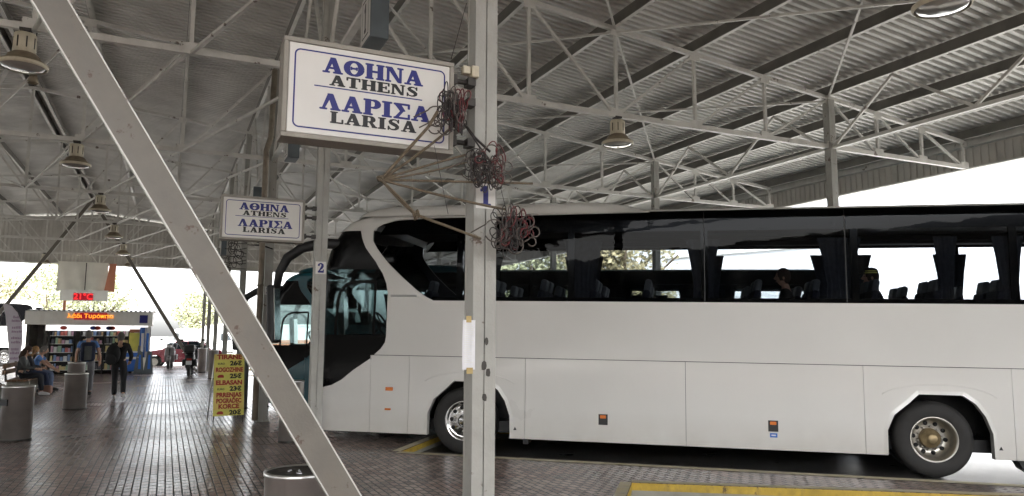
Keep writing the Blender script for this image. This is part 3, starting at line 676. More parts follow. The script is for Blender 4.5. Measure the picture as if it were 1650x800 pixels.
def build_coach(name, label, cat='coach', group=None):
    B = empty(name, (0, 0, 0), 0, label, cat, group)
    g = .006
    for side in (1, -1):
        # upper side skin with the slanting pillar
        pts = [(REAR, BELT+g), (8.13-.012, BELT+g)] + DRV[1:] + [(8.72, 3.56), (8.6, 3.748), (3.8, 3.748)] + TOPG + GA + [(REAR, 2.35)]
        panel(B, 'side_panel', 'white', pts, side=side); panel(B, 'side_lining', 'inter', pts, side=side, off=-.05, thick=0)
        segs = [(8.167, 7.523), (7.523, 5.666), (5.666, 3.293), (3.293, .883), (.883, -.97), (-.97, REAR)]
        for i, (a, c) in enumerate(segs):
            a -= g/2; c += g/2; top = BELT-g/2
            if i == 1: p = [(a, top), (a, BOT)]+arch(AF)+[(c, BOT), (c, top)]; nm = 'wheel_arch_panel'
            elif i == 4: p = [(a, top), (a, BOT)]+arch(AR)+[(c, BOT), (c, top)]; nm = 'wheel_arch_panel'
            else: p = [(a, top), (a, BOT), (c, BOT), (c, top)]; nm = 'luggage_flap' if i in (2, 3) else 'lower_panel'
            o = panel(B, nm, 'white', p, side=side, thick=.03)
            if i in (1, 4):
                c0 = AF if i == 1 else AR
                ar = arch(c0); mb = MB()      # raised lip round the arch
                out = [(x+(x-c0)*.07, h+(.05 if h > .3 else 0)*((h-.3)/.8)) for x, h in ar]
                for k in range(len(ar)-1):
                    A0, A1, O0, O1 = ar[k], ar[k+1], out[k], out[k+1]
                    yy = (HW+.012)*side; y2 = (HW+.001)*side
                    mb.poly([(A0[0], yy, A0[1]), (A1[0], yy, A1[1]), (O1[0], y2, O1[1]), (O0[0], y2, O0[1])]); mb.poly([(A0[0], yy, A0[1]), (A1[0], yy, A1[1]), (A1[0], (HW-.1)*side, A1[1]), (A0[0], (HW-.1)*side, A0[1])])
                mb.build('arch_lip', 'white', o)
                # crease arc above the arch
                mb = MB(); mb.tube([(c0+.75*math.cos(R(a)), (HW+.0)*side, 1.03+.22*math.sin(R(a))) for a in range(20, 165, 8)], .006, 6); mb.build('crease', 'white', o)
                mb = MB(); mb.prism([(c0+(.78), .42), (c0+(.84), .42), (c0+(.81), .475)] if False else [(c0-.76, .41), (c0-.71, .41), (c0-.735, .46)], lambda u, v, d: (u, (HW+d)*side, v), .001, .004); mb.build('jack_mark', 'black', o)
        # front corner / bumper
        p = [(8.167+g/2, BELT-g/2), (8.13, BELT-g/2), (8.179, 1.431), (8.449, 1.249), (8.651, 1.087), (8.819, .999), (8.979, .96), (9.4, .93), (SMID, .93), (SMID, BOT), (8.167+g/2, BOT)]
        panel(B, 'bumper', 'white', p, side=side)
        # side glazing
        p = [(REAR+.05, 2.34), (7.19, 2.34)] + [(x+.03, h-.01) for x, h in GA[::-1]] + [(8.2, 3.62), (7.77, 3.69), (7.14, 3.715), (5.64, 3.733), (REAR+.05, 3.742)]
        near = side == 1
        panel(B, 'side_glass', 'glass' if near else 'glass2', p, off=-.024, thick=0, side=side)
        # black ceramic borders and pane joints
        for (h0, h1) in ((2.345, 2.42), (3.42, 3.74)): panel(B, 'glass_border', 'blackg', [(REAR+.06, h0), (7.2 if h0 < 3 else 8.2, h0), (7.2 if h0 < 3 else 8.0, h1), (REAR+.06, h1)], off=-.034, thick=0, side=side)
        for m_ in ((-1.1, .93, 3.0, 4.98, 6.75) if near else (.6-.0, 2.85, 5.05, 6.9, -1.15)):
            wd = .05 if near else .12
            panel(B, 'window_pillar', 'blackg', [(m_-wd, 2.4), (m_+wd, 2.4), (m_+wd, 3.45), (m_-wd, 3.45)], off=-.04, thick=.03, side=side)
        for m_ in (1.05, 3.0):
            if near: panel(B, 'pane_joint', 'black', [(m_-.006, 2.36), (m_+.006, 2.36), (m_+.006, 3.7), (m_-.006, 3.7)], off=-.021, thick=0, side=side)
        # driver / door glazing with its black surround
        bl = [(8.13, 1.48)]+[(x+.0, h) for x, h in DRV[1:4]]
        tp = panel(B, 'cab_glass', 'wglass', [(7.91, 1.78), (7.91, 2.47), (7.94, 2.63), (8.01, 2.79), (8.08, 2.88), (9.0, 2.88), (9.3, 2.88), (9.3, 1.78)], off=-.024, thick=0, side=side)
        panel(B, 'cab_surround', 'blackg', [(8.05, 2.86), (8.175, 2.99), (8.407, 3.23), (8.587, 3.43), (8.66, 3.53), (9.3, 3.53), (9.3, 2.86)], off=-.02, thick=0, side=side)
        panel(B, 'cab_surround', 'blackg', [(7.915, 1.8), (7.93, 1.66), (7.99, 1.58), (8.11, 1.47), (8.16, 1.42), (8.43, 1.24), (8.63, 1.075), (8.8, .985), (8.96, .95), (9.4, .93), (9.4, 1.8)], off=-.02, thick=0, side=side)
        fr = [(8.80, 1.8), (8.79, 2.38), (8.76, 2.5), (8.68, 2.6), (8.55, 2.655), (8.16, 2.665)]
        for k in range(len(fr)-1):
            q = ribbon([fr[k], fr[k+1]], [.05, .05])[0]; panel(B, 'cab_window_frame', 'blackg', [tuple(v) for v in q], off=-.019, thick=0, side=side)
        panel(B, 'cab_window_frame', 'blackg', [(8.13, 1.8), (8.17, 1.8), (8.17, 2.68), (8.13, 2.68)], off=-.018, thick=0, side=side)
        # windshield (two halves meet at the middle)
        panel(B, 'windshield', 'wglass', [(9.2, 1.15), (SMID, 1.15), (SMID, 3.2), (9.2, 3.2)], off=-.015, thick=0, side=side)
        panel(B, 'front_mask', 'blackg', [(9.3, 3.19), (SMID, 3.19), (SMID, 3.5), (9.3, 3.5)], off=-.014, thick=0, side=side)
        panel(B, 'front_mask', 'blackg', [(9.35, .93), (SMID, .93), (SMID, 1.16), (9.35, 1.16)], off=-.014, thick=0, side=side)
    # marker lamps, handles, vent, sticker on the near side
    def badge(nm, m, x, h, w, hh, d=.004, par=B): return MB().box((x, HW+d/2+.001, h), (w, d, hh), bev=min(d, .003)*.9).build(nm, m, par)
    o = badge('indicator', 'amber', 7.845, .965, .12, .055, .02); badge('side_marker', 'amber', 7.86, .65, .1, .03, .012)
    for x, h in ((4.487, .615), (2.093, .615)):
        hd = badge('flap_handle', 'black', x, h, .135, .155, .008); MB().box((x, HW+.012, h+.04), (.085, .01, .045), bev=.003).build('side_marker', 'amber', hd)
    badge('sticker', 'blue', 2.089, .487, .1, .06, .003)
    mb = MB(); mb.bb(2.06, 2.12, HW+.0045, HW+.0052, .478, .496); mb.build('sticker_print', 'paper', B)
    mb = MB()
    for i in range(3): mb.bb(7.44, 7.875, HW+.001, HW+.006, 2.415+.012*i+.002, 2.422+.012*i)
    mb.build('vent_grille', 'boxg', B)
    # roof, fairing, rear, underbody
    def ring_loft(name, rings, m):
        mb = MB(); n = None; vs = []; fs = []
        for rg in rings: n = len(rg); vs += rg
        for i in range(len(rings)-1):
            fs += [(i*n+k, i*n+(k+1) % n, (i+1)*n+(k+1) % n, (i+1)*n+k) for k in range(n)]
        fs.append(tuple((len(rings)-1)*n+k for k in range(n)))
        mb.add(vs, fs, True); return mb.build(name, m, B)
    def plan(w, xf, xr, h, r):
        c = []
        for k in range(7): a = R(90-15*k); c.append((xf-r+r*math.cos(a), w-r+r*math.sin(a), h))
        for k in range(5):
            y = (w-r)*(1-2*(k+1)/6); c.append((xf+.06*(1-(y/w)**2), y, h))
        for k in range(7): a = R(-15*k); c.append((xf-r+r*math.cos(a), -(w-r)+r*math.sin(a), h))
        c += [(x, -w, h) for x in [xf-1.2+(xr-xf+1.6)*k/6 for k in range(7)]]
        c += [(xr, -w+.3, h), (xr, 0, h), (xr, w-.3, h)]
        c += [(x, w, h) for x in [xr+.4+(xf-1.2-xr-.4)*k/6 for k in range(7)]]
        return c
    ring_loft('roof', [plan(HW-inset(h)-.004, Mf(h), REAR+.0, h, CR) for h in (3.49, 3.55, 3.6, 3.65, 3.7, 3.74)]+[plan(1.1, 8.4, REAR+.1, 3.775, .35), plan(.7, 8.0, REAR+.4, 3.8, .3)] if False else
              [plan(w, x, REAR+e, h, CR) for w, x, e, h in ((HW-.152, 8.55, .0, 3.735), (HW-.2, 8.42, .03, 3.765), (1.0, 8.2, .2, 3.79), (.6, 7.8, .5, 3.8))], 'white')
    ring_loft('front_cap', [[tuple(skin_pt(s, h, -.003)) for s in [8.3+i*.1 for i in range(int((SMID-8.3)/.1))]+[SMID]]+[(skin_pt(s, h, -.003).x, -skin_pt(s, h, -.003).y, h) for s in ([SMID]+[8.3+i*.1 for i in range(int((SMID-8.3)/.1))][::-1])] for h in (3.49, 3.54, 3.59, 3.63, 3.67, 3.7, 3.73, 3.748)], 'white')
    fr_ = [(1.235, 8.6, 3.725), (1.225, 8.52, 3.80), (1.19, 8.35, 3.86), (1.1, 8.05, 3.91), (.9, 7.7, 3.94), (.5, 7.2, 3.955)]
    ring_loft('roof_fairing', [[(min(p[0], 9), p[1], p[2]) for p in plan(w, x, 3.55+(h-3.72)*3.6, h, .32)] for w, x, h in fr_], 'white')
    MB().bb(REAR, REAR+.04, -HW+.01, HW-.01, BOT, 3.7).build('rear_panel', 'white', B)
    mb = MB(); mb.bb(REAR+.05, 8.9, -1.0, 1.0, .33, .5); mb.bb(1.2, 5.6, -1.2, 1.2, .34, .5); mb.bb(REAR+.1, 8.6, -1.24, 1.24, 1.2, 1.26)
    for x0, x1 in ((1.0, 5.7), (7.35, 8.8), (REAR+.05, -.9)): mb.bb(x0, x1, -1.22, 1.22, .5, 1.2)
    for c0 in (AF, AR):
        mb.bb(c0-.72, c0+.72, -.5, .5, .5, 1.2)
    mb.bb(5.7, 5.62, 1.0, 1.22, .2, .4); mb.bb(-1.35, -1.15, 1.0, 1.16, .16, .36)
    mb.build('underbody', 'black', B)
    mb = MB(); mb.prism([(-1.0, .28), (-1.3, .28), (-1.3, .08), (-1.22, .06), (-1.06, .16)], lambda u, v, d: (u, d, v), 1.0, 1.24); mb.build('mudflap', 'black', B)
    # interior
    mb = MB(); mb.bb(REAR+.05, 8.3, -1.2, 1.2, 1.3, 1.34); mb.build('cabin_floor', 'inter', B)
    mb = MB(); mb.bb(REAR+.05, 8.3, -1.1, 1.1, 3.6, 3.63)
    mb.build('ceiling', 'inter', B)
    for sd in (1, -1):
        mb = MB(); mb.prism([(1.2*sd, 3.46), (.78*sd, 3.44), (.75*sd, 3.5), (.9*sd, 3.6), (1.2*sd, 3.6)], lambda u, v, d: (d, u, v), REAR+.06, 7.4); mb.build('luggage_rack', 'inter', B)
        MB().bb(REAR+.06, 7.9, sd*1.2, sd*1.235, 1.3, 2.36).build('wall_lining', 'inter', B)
    MB().bb(8.2, 9.0, -1.15, 1.15, 1.2, 1.62).build('dashboard', 'black', B)
    MB().box((8.55, .0, 1.72), (.5, 1.9, .2), bev=.06).build('dash_hood', 'black', B)
    mb = MB(); cS = Vector((8.25, .68, 1.98)); mm = Matrix.Rotation(R(-62), 3, 'Y')
    mb.tube([cS+mm @ Vector((.22*math.cos(a), .22*math.sin(a), 0)) for a in [math.pi*i/10 for i in range(20)]], .018, 8, closed=True)
    for a in (0, 2.1, 4.2): mb.tube([cS, cS+mm @ Vector((.22*math.cos(a), .22*math.sin(a), 0))], .014, 6)
    mb.tube([cS, (8.6, .68, 1.6)], .03, 8); mb.build('steering_wheel', 'black', B)
    MB().bb(8.28, 8.32, -1.2, 1.2, 1.3, 1.8).build('front_bulkhead', 'inter', B)
    # seats
    s0_ = empty('seat', (0, 0, 0)); s0_.parent = B
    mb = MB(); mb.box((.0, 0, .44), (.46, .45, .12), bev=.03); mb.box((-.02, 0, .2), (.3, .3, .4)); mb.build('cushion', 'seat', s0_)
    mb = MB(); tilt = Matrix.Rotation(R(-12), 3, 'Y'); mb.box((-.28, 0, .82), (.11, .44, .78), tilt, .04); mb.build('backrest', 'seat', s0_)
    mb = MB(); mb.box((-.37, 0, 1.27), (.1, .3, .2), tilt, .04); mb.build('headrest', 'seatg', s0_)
    first = True
    for i in range(12):
        for y in (-.98, -.52, .52, .98):
            o = s0_ if first else copy_tree(s0_, B); first = False
            o.location = (6.6-.8*i, y, 1.34)
    dseat = copy_tree(s0_, B); dseat.location = (7.72, .68, 1.34)
    # curtains
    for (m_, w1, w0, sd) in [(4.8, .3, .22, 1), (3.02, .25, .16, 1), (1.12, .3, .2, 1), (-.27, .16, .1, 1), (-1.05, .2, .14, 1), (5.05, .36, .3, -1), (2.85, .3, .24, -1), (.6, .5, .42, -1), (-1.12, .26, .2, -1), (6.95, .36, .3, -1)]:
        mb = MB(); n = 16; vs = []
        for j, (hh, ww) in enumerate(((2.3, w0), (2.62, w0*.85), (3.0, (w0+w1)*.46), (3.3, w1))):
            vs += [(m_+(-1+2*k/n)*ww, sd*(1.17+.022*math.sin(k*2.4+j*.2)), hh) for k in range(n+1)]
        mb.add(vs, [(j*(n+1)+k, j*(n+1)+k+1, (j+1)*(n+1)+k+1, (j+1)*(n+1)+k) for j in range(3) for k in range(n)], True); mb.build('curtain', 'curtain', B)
    # wheels
    def wheel(x, side, rear):
        W = empty('wheel', (x, side*(HW-.2), .508)); W.parent = B
        W.scale = (1, side, 1)
        rx = Matrix.Rotation(R(-90), 3, 'X')      # lathe axis -> +Y
        k = lambda prof: [(r, z) for r, z in prof]
        mb = MB(); mb.lathe(k([(.3, -.14), (.33, -.15), (.44, -.15), (.49, -.125), (.508, -.08), (.508, .08), (.49, .125), (.44, .148), (.33, .15), (.3, .135)]), 48, m=rx); mb.build('tyre', 'rubber', W)
        mb = MB()
        for a in (-.05, 0, .05): mb.lathe([(.5085, a-.004), (.5085, a+.004)], 48, m=rx)
        mb.build('tread_groove', 'black', W)
        if rear:
            mb = MB(); mb.lathe(k([(.305, .145), (.29, .15), (.275, .12), (.26, .02), (.245, -.06), (.18, -.075), (.0001, -.075)]), 48, m=rx); mb.build('rim', 'rim', W)
            mb = MB(); mb.lathe(k([(.0001, .1), (.05, .1), (.075, .085), (.08, .04), (.115, .03), (.13, 0), (.135, -.07)]), 24, m=rx); mb.build('hub', 'hub', W)
            zr = -.073
        else:
            mb = MB(); mb.lathe(k([(.305, .145), (.29, .155), (.27, .12), (.25, .1), (.2, .12), (.14, .135), (.1, .135)]), 48, m=rx); mb.build('rim', 'chrome', W)
            mb = MB(); mb.lathe(k([(.0001, .17), (.06, .168), (.085, .15), (.09, .13)]), 24, m=rx); mb.build('hub', 'chrome', W)
            zr = .118
        for i in range(10):
            a = i*math.pi/5+.1; rr_ = .205
            mb = MB(); mb.lathe([(.0001, zr+.012), (.03, zr+.012), (.03, zr)], 12, Vector((rr_*math.cos(a), 0, rr_*math.sin(a))), rx); mb.build('vent_hole', 'seam', W)
        for i in range(10):
            a = i*math.pi/5+.1+.314; rr_ = .155
            mb = MB(); mb.lathe([(.0001, zr+.045), (.013, zr+.045), (.016, zr+.0)], 6, Vector((rr_*math.cos(a), 0, rr_*math.sin(a))), rx); mb.build('wheel_nut', 'rim', W)
        return W
    for x, rear in ((6.63, False), (0, True)):
        for side in (1, -1): wheel(x, side, rear)
    mb = MB(); mb.lathe([(.3, -.13), (.5, -.13), (.5, .13), (.3, .13)], 32, (0, HW-.55, .508), Matrix.Rotation(R(-90), 3, 'X')); mb.tube([(0, -1, .508), (0, 1, .508)], .08, 10); mb.tube([(6.63, -1, .508), (6.63, 1, .508)], .06, 10); mb.build('axle', 'black', B)
    # mirror arms
    for side in (1, -1):
        A = MB(); A.tube([(8.75, 1.12*side, 3.28), (9.1, 1.2*side, 3.3), (9.45, 1.27*side, 3.22), (9.7, 1.3*side, 3.05), (9.82, 1.32*side, 2.8), (9.85, 1.33*side, 2.55)], [.085, .09, .085, .08, .07, .06], 12)
        ar = A.build('mirror_arm', 'black', B)
        MB().box((9.88, 1.34*side, 2.12), (.13, .24, .95), Matrix.Rotation(R(4), 3, 'Y'), .04).build('mirror_head', 'black', ar)
        MB().box((9.81, 1.34*side, 2.12), (.01, .19, .85), Matrix.Rotation(R(4), 3, 'Y')).build('mirror_glass', 'chrome', ar)
    # headlamps and wiper on the nose
    for side in (1, -1):
        MB().box((9.2, .92*side, .68), (.1, .34, .2), bev=.04).build('headlight', 'refl', B)
    return B
HEAD = 2.5025; PITCH = .0114
coach = build_coach('coach', 'long white coach with dark tinted windows filling the right half')
def place_coach(o, dx, dy, sc_=(1, 1, 1), head=HEAD, pitch=PITCH, z=None):
    d = Vector((math.cos(head), math.sin(head), 0)); nn = Vector((math.sin(head), -math.cos(head), 0)) if False else Vector((-d.y, d.x, 0))
    # local +Y is z x d, i.e. the near side; origin sits HW behind the near side plane
    o.rotation_mode = 'XYZ'; o.scale = sc_
    rot = Matrix.Rotation(head, 4, 'Z') @ Matrix.Rotation(-math.atan(pitch), 4, 'Y')
    loc = Vector((9.5335, 6.9606, -.2291)) - nn*HW + Vector((dx, dy, 0))
    if z is not None: loc.z = z
    o.matrix_basis = Matrix.Translation(loc) @ rot @ Matrix.Diagonal((*sc_, 1))
place_coach(coach, 0, 0)
# neighbours: the teal coach in the next bay, a further one behind it
c2 = copy_tree(coach); d_ = Vector((math.cos(HEAD), math.sin(HEAD)))
swap(c2, {'white_paint': M['teal'], 'coach_glass': M['glass2']})
place_coach(c2, -.10, 5.62, (1, 1, .87)); tag(c2, 'teal coach standing in the next bay behind columns 2 and 3', 'coach')
for c in (c2,):
    for ch in [x for x in col.objects if x.parent == c and x.name.split('.')[0] in ('seat',)]:
        if ch.location.x < 4.5:
            for g_ in [y for y in col.objects if y.parent == ch]: bpy.data.objects.remove(g_)
            bpy.data.objects.remove(ch)
c4 = copy_tree(coach); swap(c4, {'coach_glass': M['blackg'], 'far_glass': M['blackg']})
for ch in [x for x in col.objects if x.parent == c4 and x.name.split('.')[0] in ('seat',)]:
    for g_ in [y for y in col.objects if y.parent == ch]: bpy.data.objects.remove(g_)
    bpy.data.objects.remove(ch)
c4.scale = (1, 1, 1); c4.matrix_basis = Matrix.Translation((-13.0, 50, -.12)) @ Matrix.Rotation(R(12), 4, 'Z') @ Matrix.Diagonal((.72, 1, .95, 1)); tag(c4, 'white coach parked in the open at far left behind the feather banner', 'coach')
#SPLIT3
# ------------------------------------------------------------------ litter bins
def make_bin(loc, label, h=.83, r=.21, lid='flat', rz=0):
    c = empty('litter_bin', loc, rz, label, 'bin', 'brushed steel litter bins')
    mb = MB(); mb.lathe([(r-.01, .0), (r-.01, .03), (r, .035), (r, h-.03), (r+.008, h-.025), (r+.008, h-.005), (r-.004, h), (r-.012, h-.03)], 40); mb.build('drum', 'stain', c)
    mb = MB(); mb.lathe([(r-.006, 0), (r+.012, .0), (r+.012, .02), (r-.004, .03)], 40); mb.build('foot_ring', 'dark', c)
    mb = MB()
    if lid == 'flat': mb.lathe([(.0001, h-.022), (r-.03, h-.022), (r-.006, h-.01)], 40)
    else: mb.lathe([(.0001, h-.05), (r-.012, h-.04)], 40)
    mb.build('top_tray', 'dark', c)
    return c
nb = make_bin((.80, 4.84, 0), 'nearest steel bin at the bottom edge behind the near strut')
mb = MB(); q = random.Random(3)
for i in range(5):
    a = q.uniform(0, 6.3); d = q.uniform(.03, .14); z = .83-.016
    p = Vector((d*math.cos(a), d*math.sin(a), z)); e = p+Vector((.035*math.cos(a*3), .035*math.sin(a*3), 0)); 
    bt = MB(); bt.tube([p, e], .004, 6); o = bt.build('cigarette_end', 'paper'); o.location = nb.location; tag(o, 'tiny cigarette end lying on the nearest bin tray', 'cigarette end', 'cigarette ends on the nearest bin')
bA = make_bin((-2.07, 14.15, 0), 'large steel bin cut by the left edge of the frame', .85, .22, 'open')
MB().box((-.16, -.155, .6), (.16, .02, .1), Matrix.Rotation(R(-45), 3, 'Z')).build('mouth', 'black', bA)
make_bin((-1.77, 19.5, 0), 'steel bin in the open floor before the seated people', .8, .23, 'open')
make_bin((-2.05, 22.4, 0), 'steel bin half hidden behind the one in the open floor', .95, .2, 'flat')
make_bin((1.86, 12.3, 0), 'steel bin behind the strut, left of column 2 foot', .95, .18, 'flat')
make_bin((1.62, 18.3, 0), 'tall steel bin directly behind the price board', 1.15, .16, 'flat')
make_bin((2.1, 18.5, 0), 'steel bin behind the price board, nearer to column 3', 1.0, .17, 'flat')
make_bin((1.72, 31.2, 0), 'slim steel bin with black top just left of the price board', 1.1, .17, 'flat')
make_bin((1.55, 36.6, 0), 'slim far steel bin beside the parked scooter', 1.08, .18, 'flat')
# ------------------------------------------------------------------ notice and marks on column 1
nt_ = empty('paper_notice', (1.70, 4.262, 1.45), R(-4), 'white printed paper notice taped to column 1', 'notice')
nt_.location = (1.722, 4.268, 1.45); nt_.scale = (.82, 1, 1)
mb = MB(); n = 6
mb.add([(-.1+.1*i/n*1.0, -.004-.006*math.sin(i), z) for z in (0, .3) for i in range(n+1)], [(i, i+1, n+2+i, n+1+i) for i in range(n)]); mb.build('sheet', 'paper', nt_)
mb = MB(); q = random.Random(5)
for i in range(20):
    z = .27-.012*i; mb.bb(-.088, -.088+q.uniform(.03, .075), -.0122, -.0118, z, z+.004)
mb.build('print_lines', 'panel', nt_)
mb = MB(); mb.bb(-.075, -.035, -.013, -.0125, .285, .325); mb.bb(-.07, -.02, -.013, -.0125, -.025, .012); mb.build('tape', 'tape', nt_)
mb = MB(); q = random.Random(9)
for (x, z, w, h) in ((1.80, 1.62, .016, .03), (1.785, 1.47, .024, .035), (1.812, 1.43, .02, .034), (1.79, 1.28, .02, .03)):
    mb.poly([(x+w*math.cos(a)*q.uniform(.7, 1), 4.2735, z+h*math.sin(a)*q.uniform(.7, 1)) for a in [i*.785 for i in range(8)]])
tag(mb.build('graffiti_blots', 'dark'), 'dark marker blots on the front face of column 1', 'graffiti', kind='stuff')

# ------------------------------------------------------------------ ropes and tangled cords on column 1
def wpt(px, py, y):
    d = fwd + r2*((px-825)/1199.72) - u2*((py-400)/1199.72); t = y/d.y; return Vector((d.x*t, y, CAM_H+d.z*t))
def sag(a, c, s, n=8): return [a.lerp(c, i/n)-Vector((0, 0, s*4*(i/n)*(1-i/n))) for i in range(n+1)]
YR = 4.05
rope = empty('rope_bundle', wpt(612, 292, YR), 0, 'tan ropes stretched from a knot to the cord tangles on column 1', 'rope')
o_ = Vector(rope.location)
K0 = wpt(614, 290, YR); K1 = wpt(672, 347, YR-.02)
for a, c, r_, s in ((K0, wpt(690, 205, 3.98), .009, .0), (K0, wpt(735, 200, 4.1), .008, .012), (K0, wpt(750, 250, 4.08), .007, -.004), (K0, wpt(752, 262, 4.1), .006, .01), (K0, wpt(858, 296, 4.1), .0075, -.0), (K0, wpt(815, 338, 4.08), .008, .008),
                  (K0, K1, .007, -.003), (K1, wpt(775, 385, 4.06), .0085, .0), (K0, wpt(672, 349, YR), .006, .01), (wpt(690, 205, 3.98), wpt(705, 180, 3.98), .009, 0)):
    MB().tube([p-o_ for p in sag(a, c, s)], r_, 8).build('rope', 'rope', rope)
q = random.Random(4)
mb = MB()
for kk in (K0, K1):
    for i in range(5):
        c = kk+Vector((q.uniform(-.012, .012), q.uniform(-.01, .01), q.uniform(-.012, .012))); ax = Matrix.Rotation(q.uniform(0, 3), 3, 'X') @ Matrix.Rotation(q.uniform(0, 3), 3, 'Y')
        mb.tube([c-o_+ax @ Vector((.017*math.cos(t), .017*math.sin(t), 0)) for t in [math.pi*j/6 for j in range(12)]], .0055, 6, closed=True)
mb.build('knot', 'rope', rope)
mb = MB(); mb.tube([p-o_ for p in sag(wpt(700, 235, 4.0), wpt(722, 345, 4.0), 0)], .0018, 5); mb.build('thin_wire', 'cordk', rope); mb = MB(); mb.tube([p-o_ for p in sag(wpt(752, 5, 4.15), wpt(727, 95, 4.15), 0)], .0025, 5); mb.build('thin_wire', 'cordk', rope); mb = MB()
mb.tube([p-o_ for p in sag(wpt(806, 300, 4.0), wpt(816, 340, 4.0), 0)], .0018, 5); mb.build('thin_wire', 'cordk', rope)
def loopy(c, sx, sz, sy, q, n=9, amp=.3):
    ph = [q.uniform(0, 6.3) for _ in range(4)]; out = []; N_ = 28; rot = q.uniform(0, 3.14)
    for i in range(N_):
        t = 2*math.pi*i/N_; rr_ = 1+amp*math.sin(2*t+ph[0])+amp*.6*math.sin(3*t+ph[1])
        u = rr_*math.cos(t); v = rr_*math.sin(t); u, v = u*math.cos(rot)-v*math.sin(rot), u*math.sin(rot)+v*math.cos(rot)
        out.append(c+Vector((sx*u, sy*math.sin(t+ph[2]), sz*v)))
    return out
def tangle(px, py, w, h, y, label, seed, hooks=()):
    q = random.Random(seed); c0 = wpt(px, py, y); c = empty('cord_tangle', c0, 0, label, 'cord tangle', 'cord tangles hanging on column 1')
    sw, sh = w*y/1199*.98, h*y/1199
    for m_, cnt, rad, part in (('cordk', 26, .0034, 'dark_cord'), ('cordr', 7, .0038, 'red_cord'), ('cordg', 6, .004, 'pale_cord')):
        for i in range(cnt):
            ce = Vector((q.uniform(-.5, .5)*sw*.75, q.uniform(-.03, .03), q.uniform(-.5, .5)*sh*.7)) + (Vector((sw*.15, 0, 0)) if m_ == 'cordr' else Vector())
            MB().tube(loopy(ce, sw*q.uniform(.06, .22), sh*q.uniform(.14, .4), .02, q, amp=.45), rad, 7, closed=True).build(part, m_, c)
    for hx, hy, hr in hooks:
        p = wpt(hx, hy, y-.02)-c0; rr_ = hr*y/1199
        MB().tube([p+Vector((rr_*math.cos(t), 0, rr_*math.sin(t))) for t in [R(a) for a in range(-150, 170, 20)]]+[p+Vector((-rr_*2.2, .01, -rr_*.3))], .0042, 8).build('hook', 'cordg' if hr > 7 else 'cordk', c)
    return c
tangle(728, 180, 48, 66, 4.02, 'topmost tangle of red and dark cords beside the sign corner', 11, ((703, 188, 18), (716, 205, 14), (700, 205, 12)))
tangle(780, 270, 66, 62, 4.08, 'middle tangle of cords just above numeral 1', 12, ((818, 269, 9), (817, 288, 9), (757, 272, 19), (793, 246, 14)))
tangle(822, 372, 70, 62, 4.07, 'lowest tangle of cords hanging below numeral 1', 13, ((852, 356, 11), (862, 374, 9), (857, 390, 8), (797, 372, 20), (830, 395, 16)))
mb = MB(); mb.tube([wpt(752, 205, 4.12), wpt(765, 222, 4.12), wpt(790, 245, 4.1)], .008, 6); mb.tube([wpt(748, 200, 4.12), wpt(772, 236, 4.11), wpt(792, 262, 4.1)], .006, 6)
tag(mb.build('cord_link', 'cordk'), 'doubled dark cord running from the top tangle to the middle one', 'cord')
# cluster of old cable around the far columns top
def cable_cluster(n, x0, seed, label):
    q = random.Random(seed); c = empty('cable_cluster', (CX-.15, PL(n)-.1, 3.75), 0, label, 'cables', 'cable clusters on the farther columns')
    mb = MB()
    for i in range(12):
        z = q.uniform(-.35, .55); mb.tube([Vector((-.28+q.uniform(-.1, .1), q.uniform(-.05, .05), z)), Vector((0, 0, z+q.uniform(-.06, .06))), Vector((.2, .02, z+q.uniform(-.1, .1)))], .009, 5)
    for i in range(7): mb.tube(loopy(Vector((q.uniform(-.2, .1), 0, q.uniform(-.3, .4))), .09, .13, .03, q), .009, 6, closed=True)
    mb.build('cable', 'cordk', c); return c
cable_cluster(3, 0, 1, 'dark loose cables bristling around the upper part of column 3')
cable_cluster(4, 0, 2, 'dark loose cables around the column just past column 3')
cable_cluster(5, 0, 3, 'dark loose cables around the second column past column 3')

# ------------------------------------------------------------------ price board
pb = empty('price_board', (1.17, 15.45, 0), R(7), 'yellow price board listing towns with red names and euro fares', 'price board')
T = Matrix.Translation((0, 0, .13)) @ Matrix.Rotation(R(-8), 4, 'X')
def tp(x, y, z): return tuple(T @ Vector((x, y, z)))
W_, H_ = .56, 1.17
mb = MB(); vs = [tp(x, y, z) for x in (-W_/2, W_/2) for y in (0, .015) for z in (0, H_)]; mb.add(vs, [(0,1,3,2),(4,6,7,5),(0,4,5,1),(2,3,7,6),(0,2,6,4),(1,5,7,3)]); mb.build('panel', 'yell', pb)
for sx in (-1, 1):
    MB().tube([tp(sx*(W_/2-.01), .02, -.14), tp(sx*(W_/2-.01), .02, H_)], .01, 6).build('leg', 'dark', pb)
    MB().tube([tp(sx*(W_/2-.01), .02, H_-.02), (sx*(W_/2-.01), .62, 0)], .01, 6).build('leg', 'stain', pb)
MB().tube([(-W_/2+.01, .34, .56), (W_/2-.01, .34, .56)], .008, 6).build('cross_bar', 'stain', pb)
for f_, hh_ in ((.045, .1), (.255, .1), (.465, .1), (.665, .1), (.76, .1), (.85, .1)):
    mb = MB(); z = H_*(1-f_)-.005; mb.poly([tp(-W_/2+.006, -.0015, z-.055), tp(W_/2-.006, -.0015, z-.055), tp(W_/2-.006, -.0015, z+.05), tp(-W_/2+.006, -.0015, z+.05)]); mb.build('name_band', 'yell2', pb)
rows = [('TIRANE', 'r', .045), ('26€', 'k', .15), ('ROGOZHINE', 'r', .255), ('25€', 'k', .36), ('ELBASAN', 'r', .465), ('23€', 'k', .565), ('PRRENJAS', 'r', .665), ('POGRADEC', 'r', .76), ('KORCE', 'r', .85), ('20€', 'k', .95)]
